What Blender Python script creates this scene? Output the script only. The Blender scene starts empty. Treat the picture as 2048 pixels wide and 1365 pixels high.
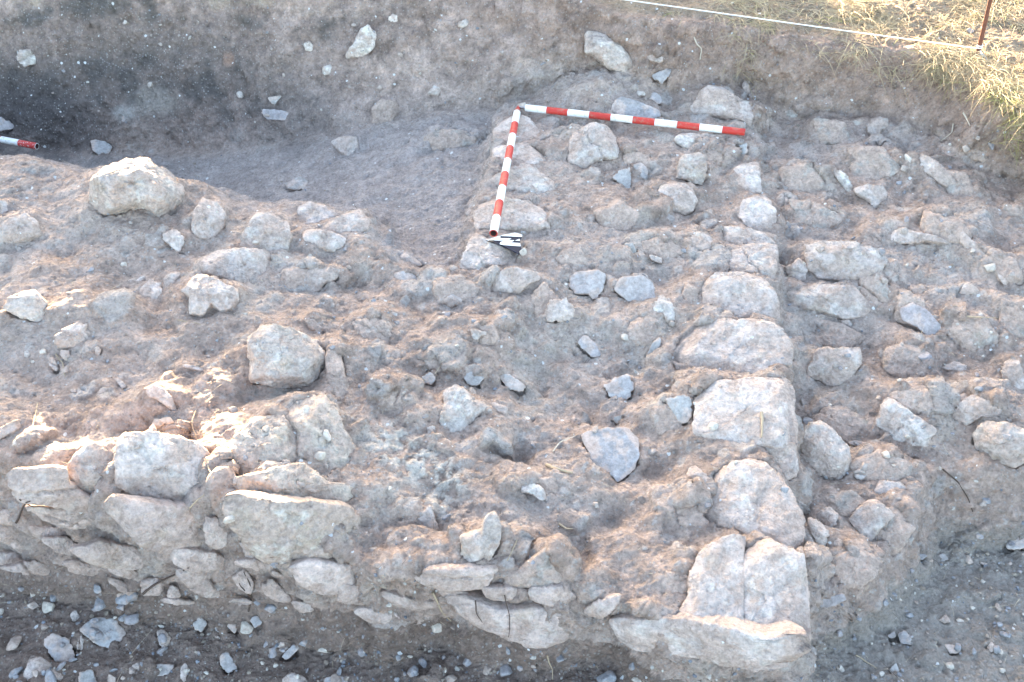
import bpy, math, random
import numpy as np
from math import radians, sin, cos, pi
C = bpy.context.scene
LINK = C.collection.objects.link
rad = radians

# ---------------------------------------------------------------- camera
CAM_H, PITCH, FPX = 2.2, rad(43.0), 1900.0
cam = bpy.data.cameras.new('camera'); cam_o = bpy.data.objects.new('camera', cam); LINK(cam_o)
cam_o.location = (0, 0, CAM_H); cam_o.rotation_euler = (pi/2 - PITCH, 0, 0)
cam.sensor_width = 36.0; cam.lens = 36.0*FPX/2048.0
cam.clip_start = 0.05; cam.clip_end = 500.0
C.camera = cam_o
# ---------------------------------------------------------------- light
SUN_EL, SUN_AZ = rad(10.3), rad(-14.0)      # azimuth from +Y, negative = towards -X
world = bpy.data.worlds.new('World'); C.world = world; world.use_nodes = True
wn = world.node_tree.nodes; wl = world.node_tree.links
for n_ in list(wn): wn.remove(n_)
w_out = wn.new('ShaderNodeOutputWorld'); w_bg = wn.new('ShaderNodeBackground'); w_sky = wn.new('ShaderNodeTexSky')
w_sky.sky_type = 'NISHITA'; w_sky.sun_disc = False
w_sky.sun_elevation = SUN_EL; w_sky.sun_rotation = SUN_AZ
w_sky.air_density = 0.8; w_sky.dust_density = 2.2; w_sky.ozone_density = 0.8
w_bg.inputs['Strength'].default_value = 0.15
wl.new(w_sky.outputs[0], w_bg.inputs['Color']); wl.new(w_bg.outputs[0], w_out.inputs['Surface'])
sun = bpy.data.lights.new('sun', 'SUN'); sun.energy = 5.0; sun.angle = rad(0.5); sun.color = (1.0, 0.78, 0.55)
sun_o = bpy.data.objects.new('sun', sun); LINK(sun_o)
sun_o.rotation_euler = (pi/2 - SUN_EL, 0, pi - SUN_AZ)
import mathutils
sdir = mathutils.Vector((sin(SUN_AZ)*cos(SUN_EL), cos(SUN_AZ)*cos(SUN_EL), sin(SUN_EL)))
sun_o.rotation_euler = sdir.to_track_quat('Z', 'Y').to_euler()
C.view_settings.view_transform = 'Standard'; C.view_settings.look = 'None'
C.view_settings.exposure = 3.45; C.view_settings.gamma = 1.0
C.view_settings.use_white_balance = True; C.view_settings.white_balance_temperature = 7250; C.view_settings.white_balance_tint = 10

# ---------------------------------------------------------------- numpy helpers
CAM = np.array([0, 0, CAM_H]); RT = np.array([1.0, 0, 0])
FW = np.array([0, cos(PITCH), -sin(PITCH)]); UP = np.array([0, sin(PITCH), cos(PITCH)])
def ray(px, py):
    d = FW + (px-1024.0)/FPX*RT + (682.5-py)/FPX*UP
    return d/np.linalg.norm(d)
def at(px, py, z):
    d = ray(px, py); t = (z-CAM_H)/d[2]
    return CAM + d*t
rs = np.random.RandomState(7)
_perm = rs.permutation(256); _perm = np.concatenate([_perm, _perm, _perm])
_g = rs.normal(size=(256, 3)); _g /= np.linalg.norm(_g, axis=1)[:, None]
_cr = rs.uniform(size=(256, 3))
def perlin(P):
    P = np.asarray(P, float); I = np.floor(P).astype(np.int64); F = P - I; I &= 255
    u = F*F*F*(F*(F*6-15)+10); res = 0
    for dx in (0, 1):
        wx = u[:, 0] if dx else 1-u[:, 0]
        for dy in (0, 1):
            wy = u[:, 1] if dy else 1-u[:, 1]
            for dz in (0, 1):
                wz = u[:, 2] if dz else 1-u[:, 2]
                h = _perm[_perm[_perm[(I[:, 0]+dx) & 255] + ((I[:, 1]+dy) & 255)] + ((I[:, 2]+dz) & 255)]
                g = _g[h]
                res = res + wx*wy*wz*(g[:, 0]*(F[:, 0]-dx)+g[:, 1]*(F[:, 1]-dy)+g[:, 2]*(F[:, 2]-dz))
    return res*1.5
def fbm(P, f, o=4, gain=.5, off=0.0, ridged=False):
    r = np.zeros(len(P)); a = 1.0; P = np.asarray(P, float)+off
    for i in range(o):
        n = perlin(P*f)
        if ridged: n = 1-2*np.abs(n)
        r += a*n; f *= 2.03; a *= gain
    return r
def cells(P, f, off=0.0):
    """cellular pattern: border distance, three random numbers per cell, offset from the cell centre"""
    P = np.asarray(P, float)*f+off; I = np.floor(P).astype(np.int64); F = P-I
    d1 = np.full(len(P), 9.); d2 = np.full(len(P), 9.); rid = np.zeros(len(P), np.int64); D = np.zeros((len(P), 3))
    for dx in (-1, 0, 1):
        for dy in (-1, 0, 1):
            for dz in (-1, 0, 1):
                h = _perm[_perm[_perm[(I[:, 0]+dx) & 255]+((I[:, 1]+dy) & 255)]+((I[:, 2]+dz) & 255)]
                c = _cr[h]*.8+.1; v = F-np.array([dx, dy, dz])-c; d = np.sqrt((v*v).sum(1)); m = d < d1
                d2 = np.where(m, d1, np.minimum(d2, d)); d1 = np.where(m, d, d1); rid = np.where(m, h, rid); D[m] = v[m]
    return d2-d1, _cr[(rid*7+3) & 255], D, d1
def sstep(a, b, x):
    t = np.clip((x-a)/(b-a), 0, 1); return t*t*(3-2*t)
def poly_dist(X, Y, poly):
    """unsigned distance to the outline and an inside flag"""
    P = np.asarray(poly, float); n = len(P); d2 = np.full(X.shape, 1e9); ins = np.zeros(X.shape, bool)
    for i in range(n):
        ax, ay = P[i]; bx, by = P[(i+1) % n]; ex, ey = bx-ax, by-ay
        t = np.clip(((X-ax)*ex+(Y-ay)*ey)/(ex*ex+ey*ey+1e-12), 0, 1)
        d2 = np.minimum(d2, (X-ax-t*ex)**2+(Y-ay-t*ey)**2)
        if ay != by:
            c = ((ay > Y) != (by > Y)) & (X < (bx-ax)*(Y-ay)/(by-ay)+ax); ins ^= c
    return np.sqrt(d2), ins
def ramp(X, Y, inner, outer):
    """0 inside `inner`, 1 outside `outer`, linear in distance between them"""
    di, ii = poly_dist(X, Y, inner); do, io = poly_dist(X, Y, outer)
    di = np.where(ii, 0, di); do = np.where(io, do, 0)
    return di/(di+do+1e-9)

# ---------------------------------------------------------------- terrain shape
def zground(x): return -0.47 + 0.11*sstep(-.6, .75, np.asarray(x, float))
def zfloor(x): return -0.42 + 0.33*sstep(-1.9, -.1, np.asarray(x, float))
def PG(l, z=None):
    out = []
    for p in l:
        zz = p[2] if len(p) > 2 else z
        if zz == 'g':
            q = at(p[0], p[1], -.45); q = at(p[0], p[1], float(zground(q[0])))
        elif zz == 'f':
            q = at(p[0], p[1], -.3); q = at(p[0], p[1], float(zfloor(q[0])))
        else: q = at(p[0], p[1], zz)
        out.append((q[0], q[1]))
    return out
PIT_IN = PG([(-500,1100),(0,1150),(250,1195),(450,1235),(700,1265),(870,1258),(950,1292),(1100,1312),(1220,1295),(1300,1345),(1500,1360),(1606,1345),(1628,1235),(1700,1222),(1765,1188),(1835,1120),(1850,1070),(1950,1082),(2060,1070),(2500,1060)], 'g')
PIT_IN = [(a, b-.05) if a < .86 else (a+.03, b-.03) for a, b in PIT_IN] + [(6,-4),(-6,-4)]
PIT_OUT = PG([(-500,860,-.03),(0,905,0),(60,930,0),(150,985,0),(240,1003,.0),(370,1018,.0),(440,985,.0),(480,1015,0),(600,1065,-.02),(700,1095,-.04),(800,1125,-.06),(920,1140,-.07),(1110,1150,-.08),(1240,1205,-.1),(1380,1255,-.1),(1500,1275,-.1),(1600,1290,-.1),(1616,1200,-.1),(1640,1190,-.18),(1700,1185,-.18),(1745,1140,-.18),(1815,1050,-.18),(1830,975,-.16),(1850,935,-.14),(1950,935,-.12),(2060,925,-.12),(2500,900,-.1)]) + [(6.2,-4.2),(-6.2,-4.2)]
FLR_IN = PG([(-600,285),(-200,300),(0,303),(150,340),(240,350),(390,372),(440,402),(600,412),(740,425),(790,470),(850,515),(908,528),(928,500),(948,440),(968,380),(984,300),(1000,215)], 'f') + [(-.1,6),(-6,6)]
FLR_OUT = PG([(-600,290,.05),(-200,300,.05),(0,308,.06),(60,316,.06),(150,345,.05),(220,352,.04),(380,376,.03),(430,408,.02),(600,410,.01),(735,430,.01),(735,500,0),(800,530,0),(860,545,0),(922,548,0),(942,480,0),(966,400,0),(990,300,0),(1008,215,0)]) + [(0.05,6.2),(-6.2,6.2)]
BK_IN = PG([(-600,262,-.42),(0,283,-.42),(150,290,-.39),(300,275,-.35),(500,262,-.26),(700,252,-.18),(850,225,-.12),(1000,205,-.06),(1120,165,.02),(1200,150,.08),(1350,190,.05),(1480,175,.05),(1530,190,.05),(1600,205,.05),(1700,225,.05),(1850,262,.04),(1950,320,.03),(2048,372,.02),(2600,640,0)]) + [(6,-4),(-6,-4)]
BK_OUT = PG([(-600,-150,.5),(0,-140,.5),(400,-125,.48),(700,-100,.46),(1000,-40,.40),(1120,0,.36),(1250,42,.33),(1400,62,.29),(1530,88,.27),(1620,96,.27),(1800,112,.27),(1900,138,.27),(1980,185,.27),(2048,225,.27),(2600,480,.27)]) + [(6.3,-4.3),(-6.3,-4.3)]
ZT = [(0,400,.05),(250,400,.05),(0,600,.02),(300,600,.02),(600,500,.01),(600,650,0),(800,600,-.02),(100,800,0),(300,850,.0),(550,900,.02),(700,900,-.02),(850,1000,-.05),(850,800,-.04),(1000,650,-.03),(1000,900,-.06),(1150,760,-.10),(1180,850,-.11),(1200,1000,-.09),(1050,1050,-.07),(1300,1100,-.09),(1450,1150,-.09),(1500,1000,-.05),(1480,850,-.03),(1450,700,-.01),(1450,550,0.0),(1300,600,-.04),(1250,400,.0),(1100,450,.0),(1100,300,.01),(1300,250,.03),(1450,230,.05),(1500,400,.01),(1200,120,.12),(1320,150,.09),(1600,300,0),(1750,300,.02),(1900,380,.02),(2048,450,.0),(1620,500,-.06),(1700,420,-.01),(1680,560,-.02),(1600,700,-.12),(1750,700,-.09),(1900,560,-.05),(2048,650,-.07),(1900,750,-.12),(2048,850,-.12),(1650,820,-.14),(1750,900,-.15),(1700,1020,-.17),(1680,1120,-.17),(1015,205,-.05),(1015,150,-.05),(1015,100,-.05),(1080,130,0),(960,160,-.08)]
_zt = np.array([tuple(at(*p))[:2]+(p[2],) for p in ZT])
EAST = PG([(1502,150),(1505,240),(1515,330),(1548,400),(1552,560),(1562,650),(1588,760),(1592,880),(1608,1050),(1620,1200),(1622,1340)], -.02)+[(3.5,1.2),(3.5,4.2)]
def shep(X, Y, T, s=.16):
    num = np.zeros(X.shape); den = np.zeros(X.shape)
    for x, y, z in T:
        w = np.exp(-((X-x)**2+(Y-y)**2)/(2*s*s)) + 1e-5/((X-x)**2+(Y-y)**2+.05); num += w*z; den += w
    return num/den
_tt = np.array([tuple(at(px, py, z))[:2]+(z,) for px, py, z in [(-400,-60,.52),(0,-60,.5),(400,-60,.5),(800,-60,.46),(1050,-40,.42),(1250,30,.34),(1450,40,.3),(1450,0,.33),(1700,80,.28),(1700,10,.3),(1950,120,.28),(2040,200,.28),(2000,20,.3)]])
# hollows and humps traced in the soil: centre pixel, radius, height
HUMP = [(1085,720,.07,-.05),(1045,860,.055,-.05),(1020,870,.04,-.03),(1150,770,.09,-.04),(1230,990,.05,-.06),(1330,560,.09,-.03),(1150,1060,.07,-.07),(1060,1060,.05,-.03),(870,1020,.05,-.03),(760,1040,.09,-.04),
 (285,855,.07,-.05),(385,860,.05,-.05),(160,640,.1,.05),(255,635,.05,.05),(300,790,.06,.04),(60,590,.12,.04),(250,400,.2,.05),(575,700,.14,.02),(1590,760,.07,-.05),(1680,820,.1,-.04),(1615,960,.05,-.05),(1690,620,.09,-.06),(1560,520,.05,-.05),(1790,450,.08,.05),(1900,480,.1,.05),(2000,540,.1,.04),
 (1350,700,.05,-.04),(930,690,.1,.04),(1120,640,.08,.03),(830,800,.08,.03),(980,560,.09,.03),(700,720,.07,.03),(1250,640,.1,.02),(1640,130,.05,-.03),(1880,640,.1,.02),(1860,760,.1,.03),(2030,780,.1,.04),(1330,760,.04,-.05),(1330,900,.06,-.04),(460,1060,.03,-.05),(1480,290,.04,-.06),(1505,300,.03,-.05),(1535,430,.028,-.05),(1558,500,.028,-.06),(1562,560,.028,-.06),(1566,620,.03,-.06),(1585,700,.03,-.06),(1598,790,.03,-.06),(1598,860,.026,-.05),(1608,1000,.03,-.06),(1612,1090,.03,-.06),(1622,1170,.03,-.06),(1750,650,.06,-.04),(1730,560,.05,-.03),(1900,690,.05,-.03),(1930,900,.06,-.05),(1850,850,.06,-.04),(1650,340,.06,-.03),(1790,300,.05,-.03),(1340,640,.04,-.03),(1270,700,.05,-.04),(700,560,.06,-.03),(780,680,.06,-.03),(430,700,.07,-.03),(480,800,.08,-.03),(400,900,.05,-.05),(120,870,.08,-.03)]
_hp = [tuple(at(px, py, 0))[:2]+(r, h) for px, py, r, h in HUMP]
def h0(X, Y):
    s = X.shape; P = np.stack([X.ravel(), Y.ravel(), np.zeros(X.size)], 1)
    # ragged edges: warp the plan a little
    wx = (fbm(P, 3.0, 4, off=11)*.035).reshape(s); wy = (fbm(P, 3.0, 4, off=37)*.035).reshape(s)
    Xw, Yw = X+wx, Y+wy
    top = shep(X, Y, _zt)
    top += (fbm(P, 3.6, 4, .55, off=5)*.032).reshape(s)
    for x, y, r, h in _hp: top += h*np.exp(-((Xw-x)**2+(Yw-y)**2)/(r*r))
    de, ie = poly_dist(X+.3*wx, Y+.3*wy, EAST); sd = np.where(ie, de, -de)
    top -= .062*sstep(-.008, .03, sd)*np.exp(-np.clip(sd, 0, None)/.16)*sstep(4.05, 3.7, Y)
    rp = ramp(X+.5*wx, Y+.5*wy, PIT_IN, PIT_OUT); g = zground(X)+(fbm(P, 3, 3, off=90)*.012).reshape(s)
    rf = ramp(X+.4*wx, Y+.4*wy, FLR_IN, FLR_OUT); f = zfloor(X)+(fbm(P, 3, 3, off=50)*.012).reshape(s)
    h = f+(top-f)*rf
    rp = np.clip(rp + .10*np.sin(rp*pi)*(fbm(P, 5, 3, off=60)).reshape(s), 0, 1)
    h = g+(h-g)*rp
    rb = ramp(X+wx, Y+wy, BK_IN, BK_OUT)
    bt = shep(X, Y, _tt, .3) + (fbm(P, 3.2, 4, off=70)*.02).reshape(s)
    h = h+(bt-h)*rb
    return h
GX0, GX1, GY0, GY1, GS = -4.2, 4.2, .5, 5.6, .01
gx = np.arange(GX0, GX1, GS); gy = np.arange(GY0, GY1, GS)
GXX, GYY = np.meshgrid(gx, gy)
H0 = h0(GXX, GYY)
def bil(G, x, y):
    u = np.clip((np.asarray(x, float)-GX0)/GS, 0, len(gx)-1.001); v = np.clip((np.asarray(y, float)-GY0)/GS, 0, len(gy)-1.001)
    i = u.astype(int); j = v.astype(int); a = u-i; b = v-j
    return (G[j, i]*(1-a)+G[j, i+1]*a)*(1-b)+(G[j+1, i]*(1-a)+G[j+1, i+1]*a)*b
_ts = np.arange(1.5, 8, .004)
def hit(px, py, G=None):
    d = ray(px, py); Q = CAM+d*_ts[:, None]
    b = Q[:, 2] < bil(H0 if G is None else G, Q[:, 0], Q[:, 1])
    k = int(np.argmax(b)) if b.any() else len(_ts)-1
    return Q[k]
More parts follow.
